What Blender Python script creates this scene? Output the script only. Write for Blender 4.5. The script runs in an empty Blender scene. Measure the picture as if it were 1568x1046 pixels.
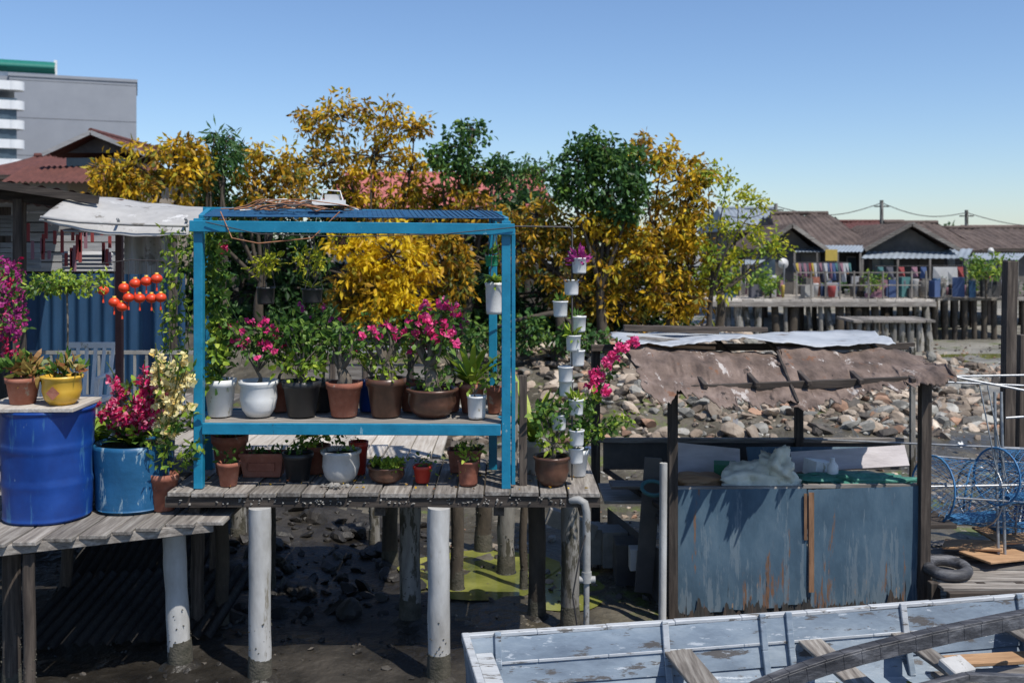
import bpy, math, random, bmesh
import numpy as np
from mathutils import Vector, noise, Euler
random.seed(7); rng=np.random.default_rng(7)
R=random.uniform
F=1520.0; CZ=1.85; GZ=-1.4      # focal (px of a 1568 px frame), eye height above deck, mud level
def X(px,Y): return (px-784)/F*Y
def Z(py,Y): return CZ-(py-375)/F*Y
def V(px,py,Y): return Vector((X(px,Y),Y,Z(py,Y)))

sc=bpy.context.scene
# ------------------------------------------------------------------ materials
def new(name):
    m=bpy.data.materials.new(name); m.use_nodes=True
    n=m.node_tree.nodes; l=m.node_tree.links
    return m,n,l,n['Principled BSDF']
def ramp(n,cols,lo=.3,hi=.7):
    r=n.new('ShaderNodeValToRGB'); e=r.color_ramp.elements
    k=len(cols)
    while len(e)<k: e.new(.5)
    for i,c in enumerate(cols):
        e[i].position=lo+(hi-lo)*i/max(1,k-1); e[i].color=(*c,1)
    return r
def M(name,cols,scale=5,st=(1,1,1),rough=.8,bump=.3,bs=None,metal=0,island=0,peel=None,rough2=None,spec=.5,bd=.01,lo=.3,hi=.7,grad=None):
    m,n,l,p=new(name)
    tc=n.new('ShaderNodeTexCoord'); mp=n.new('ShaderNodeMapping'); mp.inputs['Scale'].default_value=st
    l.new(tc.outputs['Object'],mp.inputs[0])
    nz=n.new('ShaderNodeTexNoise'); nz.inputs['Scale'].default_value=scale; nz.inputs['Detail'].default_value=8; nz.inputs['Roughness'].default_value=.65
    l.new(mp.outputs[0],nz.inputs['Vector'])
    r=ramp(n,cols,lo,hi); l.new(nz.outputs['Fac'],r.inputs[0]); col=r.outputs[0]
    peels=[] if not peel else (peel if isinstance(peel,list) else [peel])
    gsock=None
    if grad and peels:      # weathering grows towards the wet foot of the object
        sx=n.new('ShaderNodeSeparateXYZ'); l.new(tc.outputs['Object'],sx.inputs[0])
        gm=n.new('ShaderNodeMapRange'); gm.inputs[1].default_value=grad[0]; gm.inputs[2].default_value=grad[1]; gm.inputs[3].default_value=grad[2]; gm.inputs[4].default_value=0
        l.new(sx.outputs[2],gm.inputs[0]); gsock=gm.outputs[0]
    for qi,(pc,th,ps,pst) in enumerate(peels):
        mp2=n.new('ShaderNodeMapping'); mp2.inputs['Scale'].default_value=pst; mp2.inputs['Location'].default_value=(3.1+qi*5,7.7,1.3+qi)
        l.new(tc.outputs['Object'],mp2.inputs[0])
        n2=n.new('ShaderNodeTexNoise'); n2.inputs['Scale'].default_value=ps; n2.inputs['Detail'].default_value=10; n2.inputs['Roughness'].default_value=.7
        l.new(mp2.outputs[0],n2.inputs['Vector']); fs=n2.outputs['Fac']
        if gsock:
            ad=n.new('ShaderNodeMath'); ad.operation='ADD'; l.new(fs,ad.inputs[0]); l.new(gsock,ad.inputs[1]); fs=ad.outputs[0]
        r2=ramp(n,[(0,0,0),(1,1,1)],th,th+.04); l.new(fs,r2.inputs[0])
        mx=n.new('ShaderNodeMix'); mx.data_type='RGBA'; mx.inputs[7].default_value=(*pc,1)
        l.new(r2.outputs[0],mx.inputs[0]); l.new(col,mx.inputs[6]); col=mx.outputs[2]
    if island:
        g=n.new('ShaderNodeNewGeometry'); mr=n.new('ShaderNodeMapRange'); mr.inputs[3].default_value=1-island; mr.inputs[4].default_value=1+island
        l.new(g.outputs['Random Per Island'],mr.inputs[0]); h=n.new('ShaderNodeHueSaturation')
        l.new(mr.outputs[0],h.inputs['Value']); l.new(col,h.inputs['Color']); col=h.outputs[0]
    l.new(col,p.inputs['Base Color']); p.inputs['Roughness'].default_value=rough; p.inputs['Metallic'].default_value=metal
    p.inputs['Specular IOR Level'].default_value=spec
    if rough2 is not None:
        mr=n.new('ShaderNodeMapRange'); mr.inputs[1].default_value=.4; mr.inputs[2].default_value=.6; mr.inputs[3].default_value=rough2; mr.inputs[4].default_value=rough
        l.new(nz.outputs['Fac'],mr.inputs[0]); l.new(mr.outputs[0],p.inputs['Roughness'])
    if bump:
        nb=n.new('ShaderNodeTexNoise'); nb.inputs['Scale'].default_value=bs or scale*5; nb.inputs['Detail'].default_value=6
        l.new(mp.outputs[0],nb.inputs['Vector'])
        b=n.new('ShaderNodeBump'); b.inputs['Strength'].default_value=bump; b.inputs['Distance'].default_value=bd
        l.new(nb.outputs['Fac'],b.inputs['Height']); l.new(b.outputs[0],p.inputs['Normal'])
    return m
def LEAF(name,cols,tr=.3,rough=.5):
    m,n,l,p=new(name)
    g=n.new('ShaderNodeNewGeometry'); r=ramp(n,cols,0,1); l.new(g.outputs['Random Per Island'],r.inputs[0])
    l.new(r.outputs[0],p.inputs['Base Color']); p.inputs['Roughness'].default_value=rough; p.inputs['Specular IOR Level'].default_value=.35
    t=n.new('ShaderNodeBsdfTranslucent'); l.new(r.outputs[0],t.inputs[0])
    mx=n.new('ShaderNodeMixShader'); mx.inputs[0].default_value=tr
    l.new(p.outputs[0],mx.inputs[1]); l.new(t.outputs[0],mx.inputs[2]); l.new(mx.outputs[0],n['Material Output'].inputs[0])
    return m

mud=M('mud',[(.03,.026,.02),(.08,.07,.05),(.15,.13,.1)],.9,rough=.85,rough2=.3,bump=.9,bs=9,bd=.05,peel=[((.10,.12,.03),.56,.5,(1,1,1)),((.24,.21,.165),.6,5,(1,1,1))])
mudk=M('shade_darkened_mud',[(.008,.007,.006),(.022,.019,.015),(.045,.038,.03)],1.2,rough=.7,rough2=.3,bump=.9,bs=9,bd=.05)  # shade under the decks is put into this near-black mud colour
mudl=M('pale_mud',[(.13,.125,.10),(.24,.225,.19),(.34,.32,.275)],.5,rough=.85,rough2=.35,bump=.8,bs=6,bd=.06,peel=[((.12,.14,.06),.58,.6,(1,1,1)),((.1,.09,.075),.6,3,(1,1,1))])
rub=M('rubble_mat',[(.13,.10,.075),(.26,.205,.155),(.42,.36,.29)],1.6,rough=.9,bump=.6,bs=14,island=.6,bd=.03)
rubg=M('grey_rubble',[(.13,.125,.11),(.26,.25,.22),(.44,.42,.38)],2,rough=.9,bump=.6,bs=14,island=.5,bd=.03)
rubd=M('dark_rock',[(.04,.035,.03),(.09,.075,.06)],3,rough=.7,bump=.6,bs=14,island=.5,bd=.03)
rubk=M('shade_darkened_rock',[(.01,.009,.008),(.03,.026,.022)],3,rough=.6,bump=.6,bs=14,island=.5,bd=.03)  # rock colour taken down to near black to carry the under-deck shade
rubo=M('brick_rubble',[(.2,.115,.075),(.34,.21,.14)],3,rough=.9,bump=.5,island=.4)
bluep=M('blue_paint',[(.004,.15,.26),(.012,.22,.36)],6,rough=.42,bump=.15,bs=60,peel=[((.02,.08,.12),.64,9,(1,1,.4)),((.2,.36,.42),.66,14,(1,1,.5))])
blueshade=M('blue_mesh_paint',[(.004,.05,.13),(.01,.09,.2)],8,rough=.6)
def wood(name,cols,st,**k): return M(name,cols,6,st=st,rough=.85,bump=.6,bs=10,island=.35,bd=.006,**k)
GW=[(.06,.052,.046),(.18,.16,.14),(.32,.30,.27)]
wy=wood('weathered_wood_y',GW,(5,.4,5)); wx=wood('weathered_wood_x',GW,(.4,5,5)); wz=wood('weathered_wood_z',GW,(5,5,.4))
DW=[(.015,.012,.01),(.05,.038,.03),(.11,.088,.07)]
dwx=wood('dark_wood_x',DW,(.4,5,5)); dwz=wood('dark_wood_z',DW,(5,5,.4)); dwy=wood('dark_wood_y',DW,(5,.4,5))
lw=wood('light_plank',[(.28,.24,.2),(.42,.38,.33),(.52,.49,.45)],(5,.4,5))
orw=wood('orange_plank',[(.22,.12,.06),(.42,.26,.14)],(.5,4,4))
trim=wood('rusty_trim',[(.06,.035,.02),(.18,.095,.05),(.26,.15,.085)],(4,4,.5))
pole=M('pole_white',[(.27,.26,.24),(.40,.395,.38),(.52,.52,.51)],3,st=(1.5,1.5,.6),rough=.7,bump=.4,peel=[((.2,.18,.14),.6,3,(2,2,.35)),((.09,.08,.06),.68,14,(1,1,.4))])
poleg=M('pole_grey',[(.1,.09,.08),(.2,.19,.17),(.3,.28,.25)],3,st=(2,2,.5),rough=.8,bump=.5,peel=((.05,.045,.03),.52,4,(2,2,.5)))
polebase=M('pole_base',[(.03,.03,.02),(.10,.09,.07)],12,rough=.9,bump=.9)
drum=M('blue_drum',[(.004,.03,.17),(.008,.055,.27)],4,rough=.38,bump=.1,bs=20,peel=[((.03,.11,.27),.57,5,(2,2,.25)),((.16,.24,.35),.66,12,(1.5,1.5,.4))])
drum2=M('worn_blue_drum',[(.006,.07,.16),(.015,.11,.25)],5,rough=.5,bump=.3,peel=((.24,.34,.40),.585,7,(2,2,.45)))
white=M('white_plastic',[(.6,.6,.58),(.76,.76,.75)],6,rough=.4,bump=.05,peel=((.4,.37,.3),.62,9,(1,1,.5)))
greyp=M('grey_plastic',[(.36,.355,.34),(.54,.53,.51)],6,rough=.5,bump=.1,peel=((.2,.18,.15),.6,9,(1,1,.5)))
pvc=M('aged_pvc',[(.2,.195,.18),(.34,.335,.32)],6,rough=.6,bump=.2,peel=((.09,.08,.06),.6,9,(1,1,.5)))
black=M('black_plastic',[(.012,.012,.014),(.035,.035,.035)],6,rough=.45,bump=.05)
terra=M('terracotta',[(.17,.055,.035),(.29,.10,.06),(.36,.16,.11)],7,rough=.8,bump=.3,peel=((.33,.26,.21),.62,8,(1,1,1)))
brown=M('glazed_brown',[(.05,.024,.016),(.14,.065,.04)],9,rough=.35,bump=.1)
red=M('red_plastic',[(.36,.02,.015),(.45,.05,.03)],6,rough=.4,bump=.05)
yel=M('yellow_glaze',[(.58,.33,.03),(.7,.43,.06)],6,rough=.35,bump=.1)
soil=M('soil',[(.015,.01,.007),(.06,.04,.028)],30,rough=1,bump=1)
bark=M('bark',[(.08,.065,.045),(.21,.175,.14)],12,st=(1,1,.4),rough=.9,bump=.7)
barkd=M('dark_bark',[(.03,.024,.018),(.09,.07,.05)],8,st=(1,1,.4),rough=.9,bump=.7)
stem=M('green_stem',[(.06,.10,.02),(.12,.15,.05)],10,rough=.6,bump=0)
metal=M('galvanised_pipe',[(.25,.26,.27),(.45,.46,.47)],9,rough=.45,metal=.6,bump=.1)
wire=M('wire_dark',[(.03,.03,.03),(.06,.05,.05)],9,rough=.6,bump=0)
copper=M('rust_wire',[(.25,.09,.04),(.4,.19,.09)],20,rough=.6,bump=0)
bluenet=M('blue_net',[(.02,.10,.25),(.05,.19,.36)],9,rough=.6,bump=0)
greynet=M('grey_net',[(.16,.17,.17),(.3,.31,.31)],9,rough=.6,bump=0)
bpanel=M('peeling_blue_panel',[(.035,.07,.105),(.06,.11,.155),(.10,.155,.2)],2.2,st=(1.5,1,.7),rough=.75,bump=.4,grad=(-1.36,-.45,.13),
  peel=[((.12,.165,.2),.60,5,(3,1,.35)),((.17,.09,.05),.655,2.6,(3.4,1,.42)),((.018,.018,.02),.675,3.2,(7,1,.42)),((.3,.2,.13),.735,6,(4,1,.5))])
bpaneld=M('rotted_panel_foot',[(.012,.012,.012),(.04,.038,.035),(.10,.065,.045)],3,st=(4,1,.5),rough=.9,bump=.8)
rustroof=M('rust_roof',[(.055,.038,.03),(.135,.095,.075),(.235,.175,.145)],2.5,st=(1.5,1,1),rough=.9,bump=.8,bs=14,bd=.02,peel=[((.42,.38,.35),.585,2.6,(2.6,1,1)),((.16,.075,.04),.6,3.6,(1.6,1,1)),((.03,.022,.018),.62,6,(1.6,1,1)),((.5,.48,.46),.69,5,(1.6,1,1))])
flatroof=M('bleached_sheet',[(.30,.32,.34),(.44,.46,.48)],3,rough=.6,bump=.3,peel=((.16,.12,.10),.6,5,(.7,2,1)))
canopym=M('canopy_sheet',[(.17,.20,.235),(.28,.315,.35)],1,rough=.7,bump=.2)
boatp=M('boat_paint',[(.12,.155,.2),(.2,.25,.305),(.31,.36,.405)],2.2,st=(.7,2,2),rough=.6,bump=.4,peel=[((.085,.08,.078),.57,4,(.6,2,3)),((.42,.46,.5),.6,7,(.5,3,3)),((.1,.06,.035),.66,8,(.7,2,2))])
boatw=M('boat_gunwale',[(.34,.36,.38),(.5,.52,.54)],4,st=(.5,3,3),rough=.55,bump=.3,peel=((.13,.12,.11),.57,8,(.6,3,3)))
rubber=M('black_rubrail',[(.015,.015,.018),(.05,.05,.055),(.16,.16,.17)],7,st=(.4,2,2),rough=.6,bump=.5)
tarp=M('tarp_cream',[(.52,.51,.40),(.72,.71,.6)],6,rough=.6,bump=.5,bs=14,bd=.03)
tarpg=M('tarp_green',[(.03,.15,.11),(.07,.24,.18)],6,rough=.6,bump=.6,bs=14,bd=.03)
pinkb=M('painted_board',[(.42,.38,.38),(.62,.57,.57)],5,st=(.5,2,2),rough=.8,bump=.3)
tileR=M('red_tile',[(.07,.024,.02),(.13,.045,.035)],3,rough=.85,bump=.6,bs=20)
tileP=M('pink_roof',[(.35,.09,.08),(.45,.15,.13)],2,rough=.8,bump=.4)
tileB=M('brown_tile',[(.045,.032,.027),(.095,.068,.056),(.14,.105,.088)],1.5,rough=.9,bump=.8,bs=14,bd=.05)
bldg=M('grey_render',[(.24,.255,.285),(.28,.295,.325)],.3,rough=.9,bump=.1)
wbld=M('white_render',[(.6,.62,.64),(.72,.73,.74)],.6,rough=.8,bump=.05)
glass=M('window_glass',[(.03,.05,.07),(.07,.10,.13)],1,rough=.15,bump=0)
green=M('green_cladding',[(.0,.12,.09),(.01,.17,.13)],2,rough=.6,bump=.05)
beige=M('beige_wall',[(.26,.2,.15),(.36,.3,.23)],1.5,rough=.9,bump=.2)
dwall=M('dark_wall',[(.03,.03,.035),(.08,.075,.07),(.16,.14,.12)],.9,rough=.9,bump=.2)
bluec=M('blue_corrugated',[(.006,.035,.085),(.012,.06,.135)],3,st=(2,1,.5),rough=.6,bump=.1)
wboard=M('white_boards',[(.24,.24,.24),(.42,.41,.40)],4,st=(.6,1,4),rough=.7,bump=.2,island=.2)
canv=M('awning_canvas',[(.30,.29,.275),(.44,.43,.41)],3,rough=.7,bump=.2,peel=[((.18,.165,.145),.58,4,(1,1,1)),((.55,.54,.52),.6,2,(1,1,1))])
redr=M('red_corrugated_roof',[(.05,.018,.016),(.11,.04,.035)],3,rough=.7,bump=.3)
lant=M('lantern_red',[(.6,.035,.012),(.75,.08,.025)],6,rough=.4,bump=.1)
conc=M('concrete',[(.17,.16,.145),(.3,.285,.26)],4,rough=.9,bump=.5)
clr=lambda nm,c: M(nm,[tuple(v*.8 for v in c),c],5,rough=.8,bump=.1)
cloths=[clr('cloth_%d'%i,c) for i,c in enumerate([(.3,.05,.05),(.06,.10,.22),(.45,.45,.45),(.09,.09,.11),(.5,.36,.07),(.06,.17,.17),(.3,.15,.19)])]

lfG=LEAF('leaf_green',[(.03,.075,.015),(.06,.14,.022),(.115,.22,.035),(.21,.31,.05)],.32)
lfY=LEAF('leaf_lime',[(.13,.23,.025),(.27,.38,.035),(.40,.47,.06)])
lfGold=LEAF('leaf_gold',[(.26,.14,.015),(.58,.33,.015),(.76,.48,.018),(.85,.58,.03),(.36,.34,.03),(.66,.38,.015)],.38)
lfOr=LEAF('leaf_orange_gold',[(.16,.08,.015),(.4,.22,.015),(.60,.33,.016),(.22,.22,.03),(.10,.12,.02)],.36)
lfBr=LEAF('leaf_bright_yellow',[(.66,.43,.01),(.85,.63,.018),(.58,.35,.01)],.42)
lfYG=LEAF('leaf_yellow_green',[(.26,.33,.03),(.45,.47,.03),(.58,.5,.03)],.4)
lfD=LEAF('leaf_dark',[(.014,.04,.012),(.028,.075,.02),(.05,.11,.03)])
lfT=LEAF('leaf_tree_green',[(.025,.07,.02),(.05,.13,.035),(.10,.2,.045)])
flP=LEAF('petal_pink',[(.6,.02,.14),(.8,.05,.24),(.85,.16,.36)],.3)
flR=LEAF('petal_red',[(.36,.005,.05),(.52,.01,.09),(.66,.03,.16),(.75,.3,.4)],.25)
flM=LEAF('petal_magenta',[(.3,.02,.16),(.45,.05,.25)],.3)
flC=LEAF('petal_cream',[(.78,.64,.22),(.82,.74,.42),(.7,.48,.12)],.3)
lfRd=LEAF('leaf_reddish',[(.25,.08,.03),(.3,.2,.05),(.1,.15,.03)],.2)

# ------------------------------------------------------------------ builder
class B:
    def __init__(s): s.v=[]; s.nv=0; s.f=[]; s.m=[]; s.s=[]; s.mats=[]
    def mi(s,mat):
        if mat not in s.mats: s.mats.append(mat)
        return s.mats.index(mat)
    def add(s,vs,fs,mat,smooth=False):
        o=s.nv; vs=np.asarray([tuple(v) for v in vs] if not isinstance(vs,np.ndarray) else vs,dtype=float)
        s.v.append(vs); s.nv+=len(vs); k=s.mi(mat)
        s.f.extend([tuple(i+o for i in f) for f in fs]); s.m.extend([k]*len(fs)); s.s.extend([smooth]*len(fs))
    def addnp(s,vs,fs,mat,smooth=False):
        o=s.nv; s.v.append(vs); s.nv+=len(vs); k=s.mi(mat)
        s.f.extend((fs+o).tolist()); s.m.extend([k]*len(fs)); s.s.extend([smooth]*len(fs))
    def box(s,c,sz,mat,rz=0,ry=0,rx=0):
        hx,hy,hz=sz[0]/2,sz[1]/2,sz[2]/2
        e=Euler((rx,ry,rz)).to_matrix(); c=Vector(c)
        vs=[c+e@Vector((a*hx,b*hy,d*hz)) for a in(-1,1) for b in(-1,1) for d in(-1,1)]
        s.add(vs,[(0,1,3,2),(4,6,7,5),(0,4,5,1),(2,3,7,6),(0,2,6,4),(1,5,7,3)],mat)
    def beam(s,p0,p1,w,h,mat,up=(0,0,1)):
        p0=Vector(p0);p1=Vector(p1);d=(p1-p0).normalized();up=Vector(up)
        if abs(d.dot(up))>.95: up=Vector((0,1,0))
        a=d.cross(up).normalized();b=a.cross(d)
        vs=[p+a*(i*w/2)+b*(j*h/2) for p in(p0,p1) for i,j in((-1,-1),(1,-1),(1,1),(-1,1))]
        s.add(vs,[(0,1,2,3),(7,6,5,4),(0,4,5,1),(1,5,6,2),(2,6,7,3),(3,7,4,0)],mat)
    def tube(s,pts,r,mat,n=8,cap=True):
        pts=[Vector(p) for p in pts]; k=len(pts)
        rs=r if isinstance(r,(list,tuple)) else [r]*k
        vs=[]; a=None
        for i,p in enumerate(pts):
            d=(pts[min(i+1,k-1)]-pts[max(i-1,0)]).normalized()
            if a is None: a=d.cross(Vector((0,0,1))) if abs(d.z)<.9 else d.cross(Vector((0,1,0)))
            a=(a-d*a.dot(d)).normalized(); b=d.cross(a)
            for j in range(n):
                t=2*math.pi*j/n; vs.append(p+(a*math.cos(t)+b*math.sin(t))*rs[i])
        fs=[(i*n+j,i*n+(j+1)%n,(i+1)*n+(j+1)%n,(i+1)*n+j) for i in range(k-1) for j in range(n)]
        s.add(vs,fs,mat,True)
        if cap: s.add(vs[:n],[tuple(range(n))[::-1]],mat); s.add(vs[-n:],[tuple(range(n))],mat)
    def lathe(s,c,prof,mat,n=24,sx=1,sy=1,rot=0,dent=0):
        c=Vector(c); vs=[]
        for r,z in prof:
            for j in range(n):
                t=2*math.pi*j/n+rot; rr=r*(1+(dent*nz(math.cos(t)*1.5+c.x*3,math.sin(t)*1.5,z*3) if dent else 0))
                vs.append((c.x+rr*sx*math.cos(t),c.y+rr*sy*math.sin(t),c.z+z))
        fs=[(i*n+j,i*n+(j+1)%n,(i+1)*n+(j+1)%n,(i+1)*n+j) for i in range(len(prof)-1) for j in range(n)]
        s.add(vs,fs,mat,True)
    def grid(s,fn,nu,nv,mat,smooth=True):
        vs=[fn(i/nu,j/nv) for j in range(nv+1) for i in range(nu+1)]
        fs=[(j*(nu+1)+i,j*(nu+1)+i+1,(j+1)*(nu+1)+i+1,(j+1)*(nu+1)+i) for j in range(nv) for i in range(nu)]
        s.add(vs,fs,mat,smooth)
    def quad(s,a,b,c,d,mat): s.add([a,b,c,d],[(0,1,2,3)],mat)
    def leaves(s,P,D,L,W,mat,near=True):
        P=np.asarray(P,float);D=np.asarray(D,float);N=len(P)
        if N==0:return
        D=D/np.linalg.norm(D,axis=1,keepdims=True)
        S=np.cross(D,rng.normal(size=(N,3))); S/=np.linalg.norm(S,axis=1,keepdims=True)+1e-9
        U=np.cross(S,D); l=(L*rng.uniform(.6,1.25,(N,1))); w=(W*rng.uniform(.7,1.2,(N,1)))/2
        if near:
            vs=np.stack([P,P+D*l*.35-S*w+U*w*.3,P+D*l*.35+S*w+U*w*.3,P+D*l*.72-S*w*.75-U*l*.02,P+D*l*.72+S*w*.75-U*l*.02,P+D*l-U*l*.14],1).reshape(-1,3)
            k=np.arange(N)*6
            t=np.concatenate([np.stack([k,k+2,k+1],1),np.stack([k+1,k+2,k+4],1),np.stack([k+1,k+4,k+3],1),np.stack([k+3,k+4,k+5],1)])
        else:
            vs=np.stack([P,P+D*l*.5-S*w+U*w*.4,P+D*l,P+D*l*.5+S*w+U*w*.4],1).reshape(-1,3)
            k=np.arange(N)*4
            t=np.concatenate([np.stack([k,k+2,k+1],1),np.stack([k,k+3,k+2],1)])
        s.addnp(vs,t,mat)
    def clump(s,c,r,n,L,W,mat,droop=-.1,near=True,out=.8):
        c=np.array(c,float); q=rng.normal(size=(n,3)); q/=np.linalg.norm(q,axis=1,keepdims=True)
        P=c+q*rng.uniform(.1,1,(n,1))*r
        D=q*out+rng.normal(size=(n,3))*.45+np.array([0,0,droop])
        s.leaves(P,D,L,W,mat,near)
    def flower(s,c,r,mat,k=5):
        c=np.array(c,float); nrm=np.array([R(-.7,.7),-1,R(-.2,.9)]); nrm/=np.linalg.norm(nrm)
        a=np.cross(nrm,[.1,.3,1]); a/=np.linalg.norm(a); b=np.cross(nrm,a); o=R(0,6)
        D=np.array([a*math.cos(o+2*math.pi*i/k)+b*math.sin(o+2*math.pi*i/k)+nrm*.35 for i in range(k)])
        s.leaves(np.repeat(c[None],k,0),D,r,r*.95,mat,True)
    def build(s,name,parent=None,bevel=0):
        me=bpy.data.meshes.new(name)
        me.from_pydata(np.concatenate(s.v).tolist(),[],s.f)
        for m in s.mats: me.materials.append(m)
        me.polygons.foreach_set('material_index',s.m); me.polygons.foreach_set('use_smooth',s.s); me.update()
        o=bpy.data.objects.new(name,me); sc.collection.objects.link(o)
        if parent: o.parent=parent
        if bevel:
            md=o.modifiers.new('b','BEVEL'); md.width=bevel; md.segments=1; md.limit_method='ANGLE'
        return o
def empty(name):
    e=bpy.data.objects.new(name,None); sc.collection.objects.link(e); e.empty_display_size=.2; return e
def nz(x,y,z=0,s=1): return noise.noise(Vector((x*s,y*s,z*s)))

# ------------------------------------------------------------------ terrain
def sm(a,b,x):
    t=min(1,max(0,(x-a)/(b-a))); return t*t*(3-2*t)
def gh(x,y):
    z=GZ+nz(x,y,0,.8)*.05+nz(x,y,3,2.6)*.035+nz(x,y,5,7)*.015
    bank=sm(16.5,21,y)*(1-sm(4.2,7.5,x))
    z+=bank*.95
    z+=sm(13.5,17,y)*(1-sm(24,30,y))*sm(-2,2,x)*(1-sm(10,17,x))*.35*(1+nz(x,y,9,.5))
    z+=sm(9.5,13,y)*(1-sm(-3,-1,x))*.5
    z+=sm(50,70,y)*.6
    return z
def nonuni(a,b,fine0,fine1,fs,g=1.12):
    c=list(np.arange(fine0,fine1,fs)); s=fs; p=fine1
    while p<b: c.append(p); s*=g; p+=s
    c.append(b); s=fs;p=fine0-fs
    while p>a: c.insert(0,p); s*=g; p-=s
    c.insert(0,a); return c
xs=nonuni(-900,900,-5,9,.09); ys=nonuni(-60,2500,5.5,14,.09,1.06)
b=B(); vs=np.array([(x,y,gh(x,y)) for y in ys for x in xs]); nx=len(xs)
ii=np.array([(j*nx+i,j*nx+i+1,(j+1)*nx+i+1,(j+1)*nx+i) for j in range(len(ys)-1) for i in range(nx-1)])
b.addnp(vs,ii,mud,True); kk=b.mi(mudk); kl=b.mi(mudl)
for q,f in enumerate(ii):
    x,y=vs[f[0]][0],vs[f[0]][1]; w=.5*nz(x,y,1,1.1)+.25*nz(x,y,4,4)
    if y<11.6+w and x<-.75+w and x>-12: b.m[q]=kk  # faces around and below the decks get the mud with shade painted in
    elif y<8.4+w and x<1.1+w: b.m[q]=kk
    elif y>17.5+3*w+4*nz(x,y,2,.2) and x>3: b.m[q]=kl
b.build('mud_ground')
wat=M('algae_water',[(.07,.085,.02),(.17,.18,.04),(.3,.3,.08)],1.6,rough=.12,bump=.15,bs=12,bd=.004,spec=.6)
b=B()
def puddle(cx,cy,rx,ry,z): b.add([(cx+rx*math.cos(a)*(1+.2*math.sin(3*a+cx)),cy+ry*math.sin(a),z) for a in np.linspace(0,6.1,26)],[tuple(range(26))],wat)
puddle(-.3,9.75,.75,.75,-1.372); puddle(.5,9.35,.5,.6,-1.378); puddle(9,24.5,3,1.2,-1.35); puddle(13,20,2.5,.8,-1.36); puddle(7.5,14,1.1,.5,-1.385); puddle(15,28,4,1.3,-1.36)
b.build('tidal_puddles')

def icos(sub):
    bm=bmesh.new(); bmesh.ops.create_icosphere(bm,subdivisions=sub,radius=1)
    v=np.array([tuple(q.co) for q in bm.verts]); f=np.array([[q.index for q in ff.verts] for ff in bm.faces]); bm.free(); return v,f
IC1=icos(1); IC2=icos(2); IC3=icos(4)
def rock(b,c,r,mat,hi=False,flat=.6):
    v,f=IC2 if hi else IC1
    q=v*rng.uniform(.5,1.3,3)*r
    for _ in range(6):
        nrm=rng.normal(size=3); nrm/=np.linalg.norm(nrm); d=q@nrm; lim=r*R(.25,.65)
        q=q-np.outer(np.maximum(d-lim,0),nrm)
    a=R(0,6.28); t=R(-.5,.5); m=np.array(Euler((t,R(-.5,.5),a)).to_matrix())
    q=(q*[1,1,flat])@m; b.addnp(q+np.array(c),f,mat)
def scatter(b,n,x0,x1,y0,y1,r0,r1,mats,hi=False,mask=None,pw=2.6):
    for _ in range(n):
        y=R(y0,y1); x=R(x0,x1)
        if mask and not mask(x,y): continue
        r=r0+(r1-r0)*R(0,1)**pw
        rock(b,(x,y,gh(x,y)+r*.15),r,random.choice(mats),hi)
b=B()
mixr=[rub,rub,rub,rub,rubg,rubo,rub,rubg,rubd]
scatter(b,3600,.6,14,15.5,26,.05,.27,mixr,True,lambda x,y: nz(x,y,2,.35)>-.15 )
scatter(b,5200,.9,17,11.5,32,.02,.10,[rub,rubd,rubg,rubo,rub])
scatter(b,1300,.6,9,16.5,22,.07,.24,mixr,True)
scatter(b,900,-2,4,15,22,.05,.2,mixr,True)
b.build('rubble_bank')
b=B()
scatter(b,1200,1,11,8.9,14,.015,.06,[rubd,rub,rubg])
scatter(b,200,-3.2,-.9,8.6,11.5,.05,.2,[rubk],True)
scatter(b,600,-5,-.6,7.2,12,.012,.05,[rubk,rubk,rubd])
scatter(b,150,-.6,1.5,8.4,12,.012,.06,[rubd,rub])
scatter(b,40,-.7,1.5,9.3,11.5,.04,.12,[rub,rubd,rubg,rubo],True)
b.build('stones_on_mud')
b=B()
for _ in range(80):
    y=R(13,24); x=R(.8,12); s=R(.05,.16); c=Vector((x,y,gh(x,y)+.12)); u=Vector((R(-1,1),R(-1,1),R(-.3,.3)))*s; v=Vector((R(-1,1),R(-1,1),R(.2,1)))*s
    b.grid(lambda a,t:c+u*a+v*t+Vector((0,0,.05*nz(a*3,t*3,x))),3,3,random.choice([white,cloths[2],cloths[1],white,wx]))
b.build('scattered_litter')

# ------------------------------------------------------------------ main deck and poles
def boards(b,x0,x1,y0,y1,z,w,th,mat,jit=.006,gap=.012,dirx=False):
    p=x0 if not dirx else y0; e=x1 if not dirx else y1
    while p<e-.03:
        ww=min(w*R(.75,1.15),e-p)
        dz=R(-jit,jit)
        if not dirx: b.box((p+ww/2,(y0+y1)/2+R(-.02,.02),z-th/2+dz),(ww-gap,y1-y0,th),mat,rz=R(-.006,.006),ry=R(-.01,.01))
        else: b.box(((x0+x1)/2+R(-.015,.015),p+ww/2,z-th/2+dz),(x1-x0,ww-gap,th),mat,rz=R(-.003,.003))
        p+=ww
deck=empty('wooden_deck')
b=B(); boards(b,-2.58,.66,7.42,8.62,0,.23,.035,wy,.007); boards(b,-3.4,-.62,8.66,9.9,.0,.2,.035,lw); b.build('boards',deck,.004)
b=B()
for yy in(7.47,8.5): b.beam((-2.6,yy,-.075),(.66,yy,-.075),.07,.08,dwx)
b.beam((-3.4,9.7,-.08),(-.6,9.7,-.08),.07,.09,dwx)
for xx in(-2.4,-1.9,-1.0,-.1,.55): b.beam((xx,7.5,-.155),(xx,8.6,-.155),.08,.08,dwy)
for _ in range(130):
    x=R(-2.5,.6); rock(b,(x,7.43,-.06+R(-.03,.02)),R(.006,.018),conc)
b.build('joists',deck,.004)
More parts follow.
